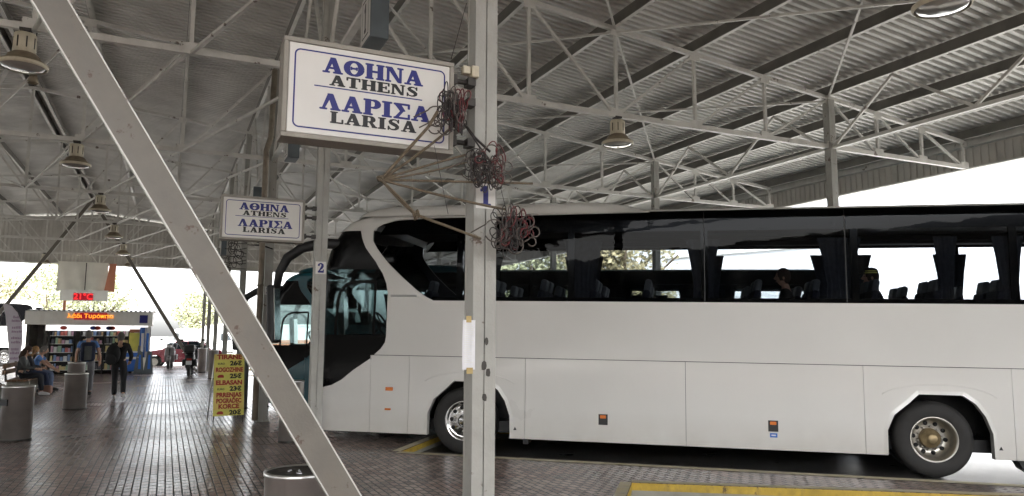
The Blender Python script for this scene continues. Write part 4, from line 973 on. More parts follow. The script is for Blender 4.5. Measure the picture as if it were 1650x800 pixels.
for tx, kc, f in rows:
    w = {'TIRANE': .46, 'ROGOZHINE': .5, 'ELBASAN': .48, 'PRRENJAS': .46, 'POGRADEC': .46, 'KORCE': .38}.get(tx, .22)
    x = 0 if kc == 'r' else .12
    sz = .115 if kc == 'r' else .115
    o = text_obj(tx, sz, 'redi' if kc == 'r' else 'inkk', Matrix(), None, 'town_name' if kc == 'r' else 'fare', .0055)
    ww = max(v.co.x for v in o.data.vertices)-min(v.co.x for v in o.data.vertices); s = w/ww
    o.data.transform(T @ Matrix.Translation((x, -.003, H_*(1-f)-.005)) @ Matrix.Rotation(R(90), 4, 'X') @ Matrix.Diagonal((s, 1, 1, 1))); o.parent = pb
    if kc == 'k':
        if f in (.15, .565):
            t2 = text_obj('EURO', .05, 'inkk', T @ Matrix.Translation((-.15, -.003, H_*(1-f)-.01)) @ Matrix.Rotation(R(90), 4, 'X'), pb, 'small_print', .001)
        else:
            mb = MB(); z = H_*(1-f)
            for q_ in ([(-.21, z-.03), (-.1, z-.03), (-.1, z+.01), (-.13, z+.03), (-.19, z+.025), (-.22, z-.005)],): mb.poly([tp(u, -.003, v) for u, v in q_])
            mb.build('bus_symbol', 'redi', pb)

# ------------------------------------------------------------------ people
def skinned(name, m, parent, chains, sub=2):
    """chains: list of [(point, radius), ...]; chains starting at an existing point join there; one continuous skin"""
    vs = []; rs = []; es = []
    def idx(p, r):
        for i, v in enumerate(vs):
            if (v-Vector(p)).length < 1e-5: return i
        vs.append(Vector(p)); rs.append(r); return len(vs)-1
    for c in chains:
        ids = [idx(p, r) for p, r in c]
        es += list(zip(ids, ids[1:]))
    me = bpy.data.meshes.new(name); me.from_pydata([tuple(v) for v in vs], es, []); o = bpy.data.objects.new(name, me); col.objects.link(o)
    sk = o.modifiers.new('skin', 'SKIN'); sk.use_smooth_shade = True
    for i, sv_ in enumerate(o.data.skin_vertices[0].data):
        rr_ = rs[i]; sv_.radius = rr_ if hasattr(rr_, '__len__') else (rr_, rr_); sv_.use_root = (i == 0)
    ss = o.modifiers.new('sub', 'SUBSURF'); ss.levels = sub; ss.render_levels = sub
    bpy.context.view_layer.update()
    m2 = bpy.data.meshes.new_from_object(o.evaluated_get(bpy.context.evaluated_depsgraph_get()))
    bpy.data.objects.remove(o); m2.materials.clear(); m2.materials.append(M[m] if isinstance(m, str) else m)
    o = bpy.data.objects.new(name, m2); col.objects.link(o); o.parent = parent
    m2.polygons.foreach_set('use_smooth', [True]*len(m2.polygons))
    return o
def merge(objs, name):
    """fold several evaluated meshes into the first, one continuous body object"""
    bm = bmesh.new()
    for o in objs: bm.from_mesh(o.data)
    bm.to_mesh(objs[0].data); bm.free()
    for o in objs[1:]: bpy.data.objects.remove(o)
    objs[0].name = name; return objs[0]
def person(name, loc, rz, label, J, cols, hair='inkk', hat=None, group=None, shirt_sleeve=1., mask=False, size=1.):
    """faces local +Y. J: joint dict"""
    P = empty(name, loc, rz, label, 'person', group); P.scale = (size,)*3
    V = lambda k: Vector(J[k])
    hd = V('head'); nk = V('neck'); ch = V('chest'); pv = V('pelvis'); fd = Vector(J.get('face', (0, 1, 0))).normalized()
    chains = [[(pv, (.13, .1)), ((pv+ch)/2, (.125, .095)), (ch, (.15, .1)), (nk, (.055, .055)), (nk.lerp(hd, .45), (.05, .055))]]
    for s in 'lr':
        sh, el, wr = V('sh'+s), V('el'+s), V('wr'+s); hp, kn, an, to = V('hip'+s), V('kn'+s), V('an'+s), V('toe'+s)
        chains.append([(ch, 0), (sh, .058), (sh.lerp(el, .5), .048), (el, .04), (el.lerp(wr, .5), .036), (wr, .025)])
        chains.append([(pv, 0), (hp, .09), (hp.lerp(kn, .5), .08), (kn, .058), (kn.lerp(an, .45), .056), (an, .037)])
    body = skinned('body', 'skin', P, chains)
    extra = []
    # head with face
    side = fd.cross(Vector((0, 0, 1))).normalized(); upv_ = side.cross(fd).normalized(); Mh = Matrix((side, fd, upv_)).transposed()
    mb = MB(); prof = []
    for i in range(15):
        t = math.pi*i/14; z = -math.cos(t)*.118; r_ = math.sin(t)*.082*(.86+.14*min(1, (z+.118)/.12)); prof.append((max(1e-4, r_), z))
    mb.lathe(prof, 20, hd, Mh @ Matrix.Diagonal((.9, 1.12, 1)))
    mb.tube([hd+Mh @ Vector(v) for v in ((0, .085, .02), (0, .105, -.018), (0, .09, -.028))], [.008, .014, .01], 8)
    for s in (-1, 1): mb.ball(hd+Mh @ Vector((s*.078, -.005, -.01)), .024, 10, (.35, .7, 1.1))
    mb.tube([hd+Mh @ Vector(v) for v in ((-.022, .082, -.058), (0, .089, -.06), (.022, .082, -.058))], .006, 6)
    extra.append(mb.build('h', 'skin'))
    for s in 'lr':
        el, wr = V('el'+s), V('wr'+s); d = (wr-el).normalized(); d = Vector(J.get('hand'+s, d)).normalized(); fwdh = Vector(J.get('palm'+s, (0, 1, 0))); fwdh = (fwdh-d*fwdh.dot(d)).normalized(); pn = d.cross(fwdh).normalized()
        mb = MB(); pc = wr+d*.05
        mb.tube([wr-d*.01, wr+d*.02, wr+d*.06, wr+d*.088], [.024, .032, .04, .034], 10)
        for k, ln in enumerate((.062, .075, .08, .07)):
            b0 = wr+d*.078+fwdh*(.028-.019*k)
            mb.tube([b0, b0+d*ln*.5-pn*.004, b0+d*ln*.8-pn*.022, b0+d*ln*.85-pn*.035], [.0095, .009, .008, .006], 7)
        t0_ = wr+d*.03+fwdh*.03
        mb.tube([t0_, t0_+d*.03+fwdh*.022, t0_+d*.058+fwdh*.024-pn*.01], [.012, .011, .008], 7)
        extra.append(mb.build('hnd', 'skin'))
    merge([body]+extra, 'body')
    mb = MB()
    for s in (-1, 1): mb.ball(hd+Mh @ Vector((s*.032, .083, .012)), .011, 8, (1.2, .5, .7))
    mb.build('eyes', 'inkk', P)
    # hair
    mb = MB(); mb.lathe([(max(1e-4, r_*1.09+.003), z*1.07) for r_, z in prof[5:]], 20, hd+Mh @ Vector((0, -.014, .008)), Mh @ Matrix.Diagonal((.93, 1.08, 1)))
    if J.get('long'):
        mb.tube([hd+Mh @ Vector((0, -.05, .03)), hd+Mh @ Vector((0, -.085, -.08)), hd+Mh @ Vector((0, -.1, -.22)), hd+Mh @ Vector((0, -.09, -.32))], [.07, .085, .075, .03], 12)
    mb.ball(hd+Mh @ Vector((0, -.035, .005)), .088, 14, (.92, .85, 1.15))
    hr = mb.build('hair', hair, P)
    if hat: mb = MB(); mb.lathe([(.092, .045), (.092, .075), (.08, .11), (.04, .13), (.0001, .135)], 20, hd, Mh @ Matrix.Diagonal((.95, 1.1, 1))); mb.tube([hd+Mh @ Vector((-.06, .08, .05)), hd+Mh @ Vector((0, .14, .045)), hd+Mh @ Vector((.06, .08, .05))], .012, 8); mb.build('cap', hat, P)
    if mask: mb = MB(); mb.ball(hd+Mh @ Vector((0, .055, -.045)), .055, 12, (1.05, .9, .85)); mb.build('face_mask', 'paper', P)
    # clothes
    top, leg, shoe = cols
    k = shirt_sleeve; ch2 = [[(pv+Vector((0, 0, -.09 if pv.z > .8 else -.0)), (.16, .135)), (pv+Vector((0, 0, .06)), (.152, .125)), ((pv+ch)/2, (.15, .118)), (ch, (.172, .122)), (nk+Vector((0, -.008, .01)), (.074, .074))]]
    for s in 'lr':
        sh, el, wr = V('sh'+s), V('el'+s), V('wr'+s)
        ch2.append([(ch, 0), (sh, .074), (sh.lerp(el, .5), .064)]+([(el, .054), (el.lerp(wr, .5), .05), (wr-(wr-el).normalized()*.02, .04)] if k == 1 else []))
    skinned('jacket' if k == 1 else 'shirt', top, P, ch2)
    ch3 = [[(pv+Vector((0, 0, .13)), (.135, .11)), (pv, (.145, .118))]]
    for s in 'lr':
        hp, kn, an = V('hip'+s), V('kn'+s), V('an'+s)
        ch3.append([(pv, 0), (hp, .1), (hp.lerp(kn, .5), .092), (kn, .073), (kn.lerp(an, .5), .07), (an+(kn-an).normalized()*.03, .062)])
    skinned('trousers', leg, P, ch3)
    for s in 'lr':
        an, to = V('an'+s), V('toe'+s); mb = MB(); d = (to-an); d.z = 0; d = d.normalized(); base = an.z-.075
        a0 = Vector((an.x, an.y, base)); hl = a0-d*.05+Vector((0, 0, .045)); 
        mb.tube([hl, a0+d*.04+Vector((0, 0, .05)), a0+d*.12+Vector((0, 0, .04)), a0+d*.2+Vector((0, 0, .03))], [.04, .05, .043, .026], 10)
        mb.tube([an+Vector((0, 0, .03)), a0+Vector((0, 0, .05))], [.045, .046], 10)
        mb.build('shoe', shoe, P)
    return P
def cloth(n, c, c2=None): M[n] = mat(n, c, .85, 0, .2, 7, .1, 60, c2=c2); return n
cloth('black_jacket', (.014, .014, .015)); cloth('black_trousers', (.018, .018, .02)); cloth('grey_jacket', (.07, .075, .075)); cloth('navy_trousers', (.02, .03, .07)); cloth('blue_shirt', (.1, .22, .5)); cloth('jeans', (.09, .12, .2)); cloth('navy_pack', (.015, .02, .045)); cloth('blonde_hair', (.26, .15, .06)); cloth('brown_hair', (.05, .03, .02)); cloth('grey_hair', (.12, .11, .1)); cloth('white_shoe', (.6, .6, .6)); cloth('grey_trousers', (.16, .16, .17)); cloth('dark_knit', (.02, .022, .03))
STAND = dict(head=(0, .03, 1.6), neck=(0, 0, 1.46), chest=(0, -.01, 1.28), pelvis=(0, 0, .95), shl=(-.18, 0, 1.38), shr=(.18, 0, 1.38), ell=(-.25, -.02, 1.1), elr=(.25, -.02, 1.1), wrl=(-.25, .08, .86), wrr=(.25, .08, .86),
             hipl=(-.1, 0, .9), hipr=(.1, 0, .9), knl=(-.11, .02, .5), knr=(.11, .02, .5), anl=(-.11, -.02, .085), anr=(.11, -.02, .085), toel=(-.13, .15, .03), toer=(.13, .15, .03))
walk = dict(STAND, knl=(-.1, .17, .52), anl=(-.1, .2, .085), toel=(-.12, .4, .03), knr=(.12, -.02, .5), anr=(.16, -.3, .16), toer=(.18, -.12, .05), elr=(.27, .0, 1.12), wrr=(.22, .18, .98), ell=(-.27, -.06, 1.12), wrl=(-.22, .1, .95))
w_ = person('person', (-1.04, 21.7, 0), R(-4), 'person in black walking away with a black backpack on one shoulder', walk, ('black_jacket', 'black_trousers', 'white_shoe'), 'grey_hair', size=1.0)
mb = MB(); mb.ball((-.13, -.2, 1.17), .17, 16, (1.0, .62, 1.5)); mb.ball((-.17, -.28, 1.04), .13, 12, (1, .5, 1.1)); bp_ = mb.build('backpack', cloth('black_pack', (.012, .012, .013)), None)
bp_.location = w_.location; bp_.rotation_euler = w_.rotation_euler
mb2 = MB(); mb2.tube([(-.1, -.1, 1.4), (-.12, .02, 1.47), (-.13, .13, 1.36), (-.14, .1, 1.15), (-.16, -.08, 1.0)], .016, 6); s_ = mb2.build('strap', 'black_pack', bp_)
tag(bp_, 'bulging black backpack carried by the person walking away', 'backpack')
b2 = dict(STAND, elr=(.3, .02, 1.12), wrr=(.22, .22, 1.0), elbow=0) ; b2.pop('elbow')
w2 = person('person', (-1.92, 23.6, 0), R(6), 'person in a blue short-sleeved shirt with a dark backpack behind the middle bin', dict(b2, elr=(.28, -.05, 1.1), wrr=(.3, .1, .9)), ('blue_shirt', 'grey_trousers', 'black'), 'grey_hair', shirt_sleeve=.5, size=1.03)
mb = MB(); mb.box((0, -.22, 1.2), (.36, .2, .52), bev=.07); pk = mb.build('backpack', 'navy_pack'); MB().box((0, -.325, 1.16), (.18, .03, .38), bev=.012).build('pocket', 'grey_jacket', pk)
for s in (-1, 1): MB().tube([(s*.12, -.1, 1.42), (s*.12, .02, 1.48), (s*.13, .14, 1.36), (s*.14, .1, 1.05), (s*.13, -.1, .98)], .018, 6).build('strap', 'navy_pack', pk)
pk.location = w2.location; pk.rotation_euler = w2.rotation_euler; tag(pk, 'navy backpack with pale pocket worn by the person in blue shirt', 'backpack')
SIT = dict(head=(0, .12, 1.22), neck=(0, .05, 1.08), chest=(0, .0, .9), pelvis=(0, -.02, .55), shl=(-.18, .02, 1.0), shr=(.18, .02, 1.0), ell=(-.22, .12, .76), elr=(.22, .12, .76), wrl=(-.1, .34, .72), wrr=(.1, .34, .72),
           hipl=(-.1, .04, .53), hipr=(.1, .04, .53), knl=(-.11, .46, .54), knr=(.11, .46, .54), anl=(-.11, .46, .085), anr=(.11, .52, .085), toel=(-.12, .63, .03), toer=(.13, .69, .03), face=(0, 1, -.25))
person('person', (-3.52, 24.3, 0), R(-92), 'seated person in dark grey jacket nearest on the bench, looking down', dict(SIT, long=1), ('grey_jacket', 'dark_knit', 'white_shoe'), 'brown_hair', mask=True)
person('person', (-3.5, 25.1, 0), R(-86), 'seated person with long blond hair in the middle of the bench', dict(SIT, long=1, head=(0, .16, 1.2), anl=(-.05, .3, .085), toel=(-.05, .48, .03)), ('dark_knit', 'navy_trousers', 'black'), 'blonde_hair', mask=True)
person('person', (-3.5, 26.1, 0), R(-95), 'seated person in light blue short-sleeved shirt leaning on the knees', dict(SIT, head=(0, .26, 1.2), neck=(0, .18, 1.06), chest=(0, .1, .9), shl=(-.18, .16, .99), shr=(.18, .16, .99), ell=(-.2, .36, .78), elr=(.2, .36, .78), wrl=(-.08, .56, .64), wrr=(.08, .56, .64)), ('blue_shirt', 'jeans', 'black'), 'grey_hair', shirt_sleeve=.5)
# bench
def bench(x, y0, y1, label):
    c = empty('bench', (x, (y0+y1)/2, 0), 0, label, 'bench', 'benches along the left side'); L_ = (y1-y0)/2
    for y in (-L_+.3, 0, L_-.3): MB().box((0, y, .21), (.52, .12, .42), bev=.015).build('support', 'conc', c)
    for xx in (-.19, -.06, .07, .2): MB().box((xx, 0, .445), (.11, 2*L_, .045), bev=.008).build('seat_slat', 'wood', c)
    for z in (.66, .82): MB().box((-.32, 0, z), (.035, 2*L_, .12), bev=.008).build('back_slat', 'wood', c)
    for y in (-L_+.3, 0, L_-.3): MB().beam((-.28, y, .4), (-.345, y, .9), .05, .04).build('back_post', 'dark', c)
bench(-3.5, 23.5, 27.3, 'wooden slatted bench with three people seated on it')
bench(-3.7, 17.6, 21.6, 'empty wooden slatted bench at the left edge behind the large bin')
# luggage beside the sitters
mb = MB(); mb.box((-2.95, 24.5, .13), (.3, .4, .24), bev=.06); tag(mb.build('travel_bag', cloth('brown_bag', (.2, .1, .07))), 'small brown travel bag on the floor by the seated people', 'bag')
# passengers in the coach
def rider(m_, y, label, band=False):
    P = coach.matrix_basis @ Vector((m_, y, 1.34-.02)); 
    o = person('person', P, HEAD-math.pi/2, label, dict(SIT, face=(0, 1, 0), head=(0, .04, 1.3), neck=(0, 0, 1.16), chest=(0, -.02, .96), wrl=(-.1, .3, .62), wrr=(.1, .3, .62), anl=(-.1, .42, .085), anr=(.1, .42, .085), knl=(-.11, .42, .54), knr=(.11, .42, .54), toel=(-.11, .6, .03), toer=(.11, .6, .03)), ('black_jacket', 'black_trousers', 'black'), 'brown_hair', hat='black_pack' if band else None, size=1.12)
    if band:
        mb = MB(); mb.lathe([(.096, .05), (.096, .066)], 20, (0, .04, 1.3)); mb.lathe([(.094, .075), (.091, .088)], 20, (0, .04, 1.3)); bnd = mb.build('cap_band', 'yell', o)
    return o
rider(1.75, .55, 'dark passenger silhouette in the middle coach window')
rider(.5, .55, 'coach passenger in a cap with a pale band, seen against the bright window', True)
#SPLIT4
# ------------------------------------------------------------------ kiosk
KY = 36.5
def KX(px): d = fwd + r2*((px-825)/1199.72); return d.x*KY/d.y + 0
def KP(px, py): v = wpt(px, py, KY); return v.x, v.z
kx0, kz1 = KP(41, 500); kx1, kz1b = KP(246, 505); kz0 = KP(150, 524)[1]
kio = empty('kiosk', ((kx0+kx1)/2, KY, 0), 0, 'long snack kiosk with pale fascia, lit header and amber display', 'kiosk')
cx_ = (kx0+kx1)/2; HWk = (kx1-kx0)/2; kz1 = (kz1+kz1b)/2
MB().bb(-HWk, HWk, 0, 3.2, kz0, kz1).build('roof_fascia', 'kfascia', kio)
mb = MB(); corr(mb, 2*HWk, .18, .05, lambda u, h, e: (-HWk+u, -.05 if not e else 3.25, kz1+.01+h)); mb.build('roof_sheet', 'sheet', kio)
MB().bb(-HWk+.75, HWk-.15, .12, .18, kz0-.25, kz0-.01).build('lit_header', 'lit', kio)
mb = MB(); mb.bb(-HWk+.1, HWk-.1, 2.9, 3.0, 0, kz0); mb.bb(-HWk+.05, -HWk+.12, .3, 2.9, 0, kz0); mb.bb(HWk-.7, HWk-.62, .4, 2.9, 0, kz0); mb.build('wall', 'kfascia', kio)
for x in (-HWk+.75, -HWk+.12, HWk-.75): MB().bb(x-.06, x+.06, .2, .32, 0, kz0).build('post', 'dark', kio)
q = random.Random(21)
for x in (-HWk+1.4, -HWk+2.5, -HWk+3.1, HWk-2.1, HWk-1.55):
    mb = MB(); mb.prism(arc(0, 0, .13, .085, 0, 345, 10), lambda u, v, d: (x+u, .115-d, kz0-.13+v), .0, .01); mb.build('header_logo', 'redi' if q.random() < .5 else 'inkb', kio)
o = MB().bb(-1.65, 1.3-.0, -.06, -.005, kz0+.22, kz1-.05).build('display', 'led_bg', kio)
xL, xR = KP(120, 506)[0]-cx_, KP(173, 506)[0]-cx_
o.data.transform(Matrix.Diagonal(((xR-xL)/2.95, 1, 1, 1))); o.location.x = (xL+xR)/2+.175*(xR-xL)/2.95
text_obj('λάδι Τυρόπιτα', .24, 'led_a', facing((xL+xR)/2, -.065, (kz0+.22+kz1-.05)/2), kio, 'display_text', .006, sx=1.05)
MB().bb(HWk-.5, HWk-.18, -.012, -.004, kz0+.1, kz1-.12).build('pictogram', 'inkb', kio)
# shelving units with goods
cols_ = [(.5, .14, .12), (.6, .5, .25), (.2, .3, .5), (.65, .65, .65), (.5, .35, .2), (.3, .42, .3), (.5, .3, .4), (.1, .1, .12)]
goods = [mat('packet_%d' % i, c, .5, 0, .1, 8) for i, c in enumerate(cols_)]
for m_, w in zip(goods, ('red', 'yellow', 'blue', 'white', 'orange', 'green', 'pink', 'black')): m_.name = w+'_packet'
pk_me = None
for u, (pxa, pxb, lb) in enumerate(((77, 117, 'kiosk shelf unit left of the person in blue, packed with snacks'), (128, 165, 'kiosk shelf unit between the two standing people, packed with snacks'), (166, 206, 'kiosk shelf unit behind the person in black, packed with snacks'))):
    xa, xb = KP(pxa, 560)[0], KP(pxb, 560)[0]
    sh = empty('shelf_unit', ((xa+xb)/2, KY+.25, 0), 0, lb, 'shelf unit', 'snack shelf units of the kiosk'); w = (xb-xa)/2
    mb = MB(); mb.bb(-w, w, .4, .43, .05, 2.05); mb.build('back_panel', 'black', sh)
    for s in (-1, 1): MB().bb(s*w-.02, s*w+.02, 0, .4, 0, 2.08).build('side_panel', 'black', sh)
    MB().bb(-w, w, -.01, .38, 1.93, 2.08).build('header_panel', 'mauve', sh)
    for k, z in enumerate((.18, .55, .92, 1.28, 1.62)):
        MB().bb(-w+.02, w-.02, .0, .38, z-.02, z).build('shelf', 'panel', sh)
        x = -w+.07
        while x < w-.08:
            bw = q.uniform(.08, .15); bh = q.uniform(.14, .27)
            if q.random() < .9:
                m_ = q.choice(goods); b_ = MB(); b_.box((0, 0, bh/2), (bw*.85, .2, bh), bev=.008)
                o = b_.build('snack_packet', m_); o.location = ((xa+xb)/2+x+bw/2, KY+.38, z+.001)
                o.rotation_euler.z = q.uniform(-.2, .2); tag(o, '%s packet on the %s shelf of the %s kiosk unit' % (m_.name.split('_')[0], ('bottom', 'second', 'middle', 'fourth', 'top')[k], ('left', 'middle', 'right')[u]), 'packet', 'snack packets on the kiosk shelves')
            x += bw+.01
# yellow poster, freezer, tilted grilles, flags at right end
x0, z1 = KP(209, 531); x1, z0_ = KP(226, 566); mb = MB(); mb.bb(x0, x1, KY+.0, KY+.03, z0_, z1-.15); p_ = mb.build('poster', 'yell'); MB().bb(x0, x1, KY-.005, KY-.001, z1-.14, z1).build('poster_header', 'orange', p_)
tag(p_, 'tall yellow poster panel at the right end of the kiosk', 'poster')
xa, xb = KP(199, 580)[0], KP(222, 580)[0]
fz = empty('ice_cream_freezer', ((xa+xb)/2, KY+.1, 0), 0, 'blue ice cream freezer below the yellow poster', 'freezer')
mb = MB(); mb.box((0, 0, .5), (xb-xa, .6, .8), bev=.04); mb.build('cabinet', 'blue', fz); MB().box((0, -.02, .93), (xb-xa-.04, .56, .06), bev=.02).build('lid', 'white', fz); MB().bb(-.3, .3, -.306, -.302, .62, .72).build('label_strip', 'white', fz)
xa = KP(222, 590)[0]
for i, (xo, m_) in enumerate(((0.05, 'boxg'), (.42, 'boxg'))):
    g = empty('folding_board', (xa+xo, KY-.3, 0), R(10), ('grey folding board leaning right of the blue freezer', 'grey folding board at the very right end of the kiosk')[i], 'board', 'folding boards beside the kiosk')
    b_ = MB(); b_.prism([(-.2, 0), (.2, 0), (.12, 1.2 if i == 0 else .95), (-.04, 1.2 if i == 0 else .95)], lambda u, v, d: (u, d+v*.15, v), 0, .03); b_.build('panel', m_, g)
    b_ = MB(); b_.prism([(-.03, .2), (.08, .2), (.07, .8), (-.0, .8)], lambda u, v, d: (u, d+v*.15, v), -.01, -.005); b_.build('print', 'blue', g)
for i in range(2):
    xx, zz = KP(231+8*i, 528); g = empty('hanging_flag', (xx, KY-.1, zz-1.3), 0, ('blue and white flag hanging at the kiosk corner', 'second blue and white flag, outermost at the kiosk corner')[i], 'flag', 'flags at the kiosk corner')
    n = 10; b_ = MB(); vs = [(-.12+.24*k/n, .03*math.sin(k*1.3+j), 1.3*j/4) for j in range(5) for k in range(n+1)]; b_.add(vs, [(j*(n+1)+k, j*(n+1)+k+1, (j+1)*(n+1)+k+1, (j+1)*(n+1)+k) for j in range(4) for k in range(n)], True); b_.build('cloth', 'blue' if i == 0 else 'paper', g)
    b_ = MB(); b_.add([(-.05+.1*k/4, -.045, .25+.8*j) for j in range(2) for k in range(5)], [(k, k+1, 6+k, 5+k) for k in range(4)]); b_.build('stripe', 'paper' if i == 0 else 'blue', g)
# hanging cloth, temperature display
def HP(px, py, y=42.3): return wpt(px, py, y)
a, c_ = HP(94, 421), HP(172, 471); n = 24
tc_ = empty('hanging_cloth', ((a.x+c_.x)/2, 42.3, c_.z), 0, 'large grey cloth sheet hanging from the far gable', 'cloth'); w = (c_.x-a.x)/2; h = a.z-c_.z
b_ = MB(); vs = [(w*(-1+2*k/n), .06*math.sin(k*.9+j*.5)*(1-j/7), h*j/6+.05*math.sin(k*.5)*(1 if j == 0 else 0)) for j in range(7) for k in range(n+1)]; b_.add(vs, [(j*(n+1)+k, j*(n+1)+k+1, (j+1)*(n+1)+k+1, (j+1)*(n+1)+k) for j in range(6) for k in range(n)], True); b_.build('sheet', 'tarp', tc_)
b_ = MB(); b_.poly([(w-.12, -.08, .05), (w+.33, -.05, .0), (w+.36, -.05, h*.98), (w+.05, -.08, h*.97), (w-.0, -.09, h*.6)]); b_.build('faded_banner', 'orange', tc_)
a, c_ = HP(97, 470, 42.1), HP(173, 486, 42.1)
td = empty('temperature_display', ((a.x+c_.x)/2, 42.1, c_.z), 0, 'pale panel with glowing red temperature display under the cloth', 'display')
MB().bb(-(c_.x-a.x)/2, (c_.x-a.x)/2, 0, .15, 0, a.z-c_.z+.1).build('panel', 'panel', td)
xa, xb = HP(118, 480, 42.1).x-td.location.x, HP(150, 480, 42.1).x-td.location.x
MB().bb(xa, xb, -.03, -.005, .03, a.z-c_.z-.06).build('screen', 'led_bg', td)
text_obj('21°C', .4, 'led_r', facing((xa+xb)/2, -.035, (a.z-c_.z)/2-.02), td, 'digits', .004, sx=1.0)
MB().beam((xa-.35, .05, -1.3), (xa-.35, .05, 0), .12).build('support_post', 'orange', td)
MB().beam((xb+.05, .1, -1.3), (xb+.05, .1, 0), .04).build('support_post', 'dark', td)
MB().beam((0, .1, a.z-c_.z+.05), (0, .1, 5.2-td.location.z), .04).build('hanger', 'dark', td)

# ------------------------------------------------------------------ feather banner
fb = empty('feather_banner', (-4.72, 30.0, 0), 0, 'pale feather banner with mauve print at the left edge', 'banner')
pole = [(-.33, 0, 0), (-.33, 0, 1.8), (-.32, 0, 2.5), (-.2, 0, 2.68), (.0, 0, 2.62), (.2, 0, 2.3), (.3, 0, 1.9)]
MB().tube(pole, .012, 6).build('pole', 'dark', fb)
edge = [(-.31, 2.66), (-.2, 2.68), (-.05, 2.6), (.12, 2.4), (.24, 2.1), (.3, 1.8), (.33, 1.4), (.3, 1.0), (.26, .6), (.0, .55), (-.02, .9), (-.06, 1.3), (-.14, 1.8), (-.22, 2.3)]
b_ = MB(); b_.prism(edge, lambda u, v, d: (u, d+.02*math.sin(v*4), v), 0, .004); b_.build('cloth', 'pinkcloth', fb)
b_ = MB(); q = random.Random(2)
for z, ww in ((2.2, .18), (2.08, .24), (1.85, .3), (1.72, .3), (1.5, .28), (1.36, .26), (1.12, .22), (1.0, .26), (.82, .22)):
    x = .1-.02*(2.2-z)+(.06 if z < 2 else 0)
    for k in range(6): b_.bb(x-ww/2+ww*k/6, x-ww/2+ww*(k+.7)/6, -.03, -.026, z, z+.07+q.uniform(-.02, .02))
b_.build('faded_print', 'mauve', fb)
MB().lathe([(.0001, .06), (.16, .05), (.2, 0)], 20, (-.33, 0, 0)).build('base', 'dark', fb)

# ------------------------------------------------------------------ scooters
def scooter(loc, rz, label, paint, sc_=1.):
    c = empty('scooter', loc, rz, label, 'scooter', 'scooters parked on the platform end'); c.scale = (sc_,)*3   # front towards local +Y
    rx = Matrix.Rotation(R(90), 3, 'Y')
    for y, r_ in ((-.62, .26), (.62, .28)):
        w = MB(); w.lathe([(.6*r_, -.045), (r_*.9, -.06), (r_, -.03), (r_, .03), (r_*.9, .06), (.6*r_, .045)], 24, (0, y, r_), rx); wo_ = w.build('wheel', 'rubber', c)
        MB().lathe([(.0001, -.03), (.62*r_, -.04), (.62*r_, .04), (.0001, .03)], 16, (0, y, r_), rx).build('rim', 'rim', wo_)
    b_ = MB(); b_.prism([(-.85, .62), (-.78, .78), (-.3, .8), (-.05, .62), (.1, .34), (.4, .3), (.42, .22), (-.1, .2), (-.5, .3), (-.62, .5)], lambda u, v, d: (d, u, v), -.15, .15); b_.build('body', paint, c, bevel=.05)
    b_ = MB(); b_.prism([(.28, .3), (.42, .3), (.52, .6), (.46, .95), (.36, .98), (.4, .6)], lambda u, v, d: (d, u, v), -.2, .2); b_.build('leg_shield', paint, c, bevel=.04)
    b_ = MB(); b_.box((0, -.42, .84), (.26, .72, .1), bev=.04); b_.build('seat', 'black', c)
    b_ = MB(); b_.box((0, -.86, 1.0), (.36, .32, .28), bev=.06); b_.build('top_box', 'black', c)
    b_ = MB(); b_.tube([(-.34, .3, 1.08), (-.18, .4, 1.06), (.18, .4, 1.06), (.34, .3, 1.08)], .018, 8); b_.tube([(0, .42, 1.04), (0, .62, .3)], .03, 8); b_.build('handlebar', 'black', c)
    b_ = MB(); b_.box((0, .46, 1.02), (.26, .16, .2), bev=.05); b_.build('head_cowl', paint, c)
    b_ = MB(); b_.box((0, .52, 1.25), (.34, .02, .34), Matrix.Rotation(R(20), 3, 'X'), .005); b_.build('windscreen', 'glass2', c)
    MB().box((0, .56, 1.0), (.16, .04, .1), bev=.02).build('headlight', 'refl', c)
    MB().box((0, -.86, .62), (.16, .05, .07), bev=.01).build('tail_light', 'redi', c)
    MB().box((0, -.9, .5), (.2, .01, .14)).build('number_plate', 'paper', c)
    for s in (-1, 1):
        m_ = MB(); m_.tube([(s*.24, .38, 1.08), (s*.34, .38, 1.26)], .008, 6); m_.box((s*.37, .38, 1.3), (.12, .02, .08), bev=.008); m_.build('mirror', 'black', c)
        MB().box((s*.2, -.5, .5), (.1, .4, .24), bev=.04).build('side_pannier', 'black' if s > 0 else paint, c)
    b_ = MB(); b_.tube([(.12, -.1, .25), (.2, -.4, .27), (.2, -.85, .34)], [.03, .045, .05], 10); b_.build('exhaust', 'stain', c)
    MB().prism([(.4, .5), (.85, .5), (.93, .38), (.86, .34), (.62, .6)], lambda u, v, d: (d, u, v), -.08, .08).build('front_fender', paint, c, bevel=.02)
    MB().tube([(.05, -.1, .2), (.25, -.15, 0.01)], .014, 6).build('side_stand', 'dark', c)
    return c
scooter((1.0, 33.8, 0), R(-6), 'black scooter parked nearer, seen from behind beside the far columns', 'black', 1.12)
scooter((.27, 41.6, 0), R(174), 'grey scooter parked farther off in front of the red car', mat('grey_scooter_paint', (.16, .15, .15), .3, .2, .1, coat=.3), 1.1)

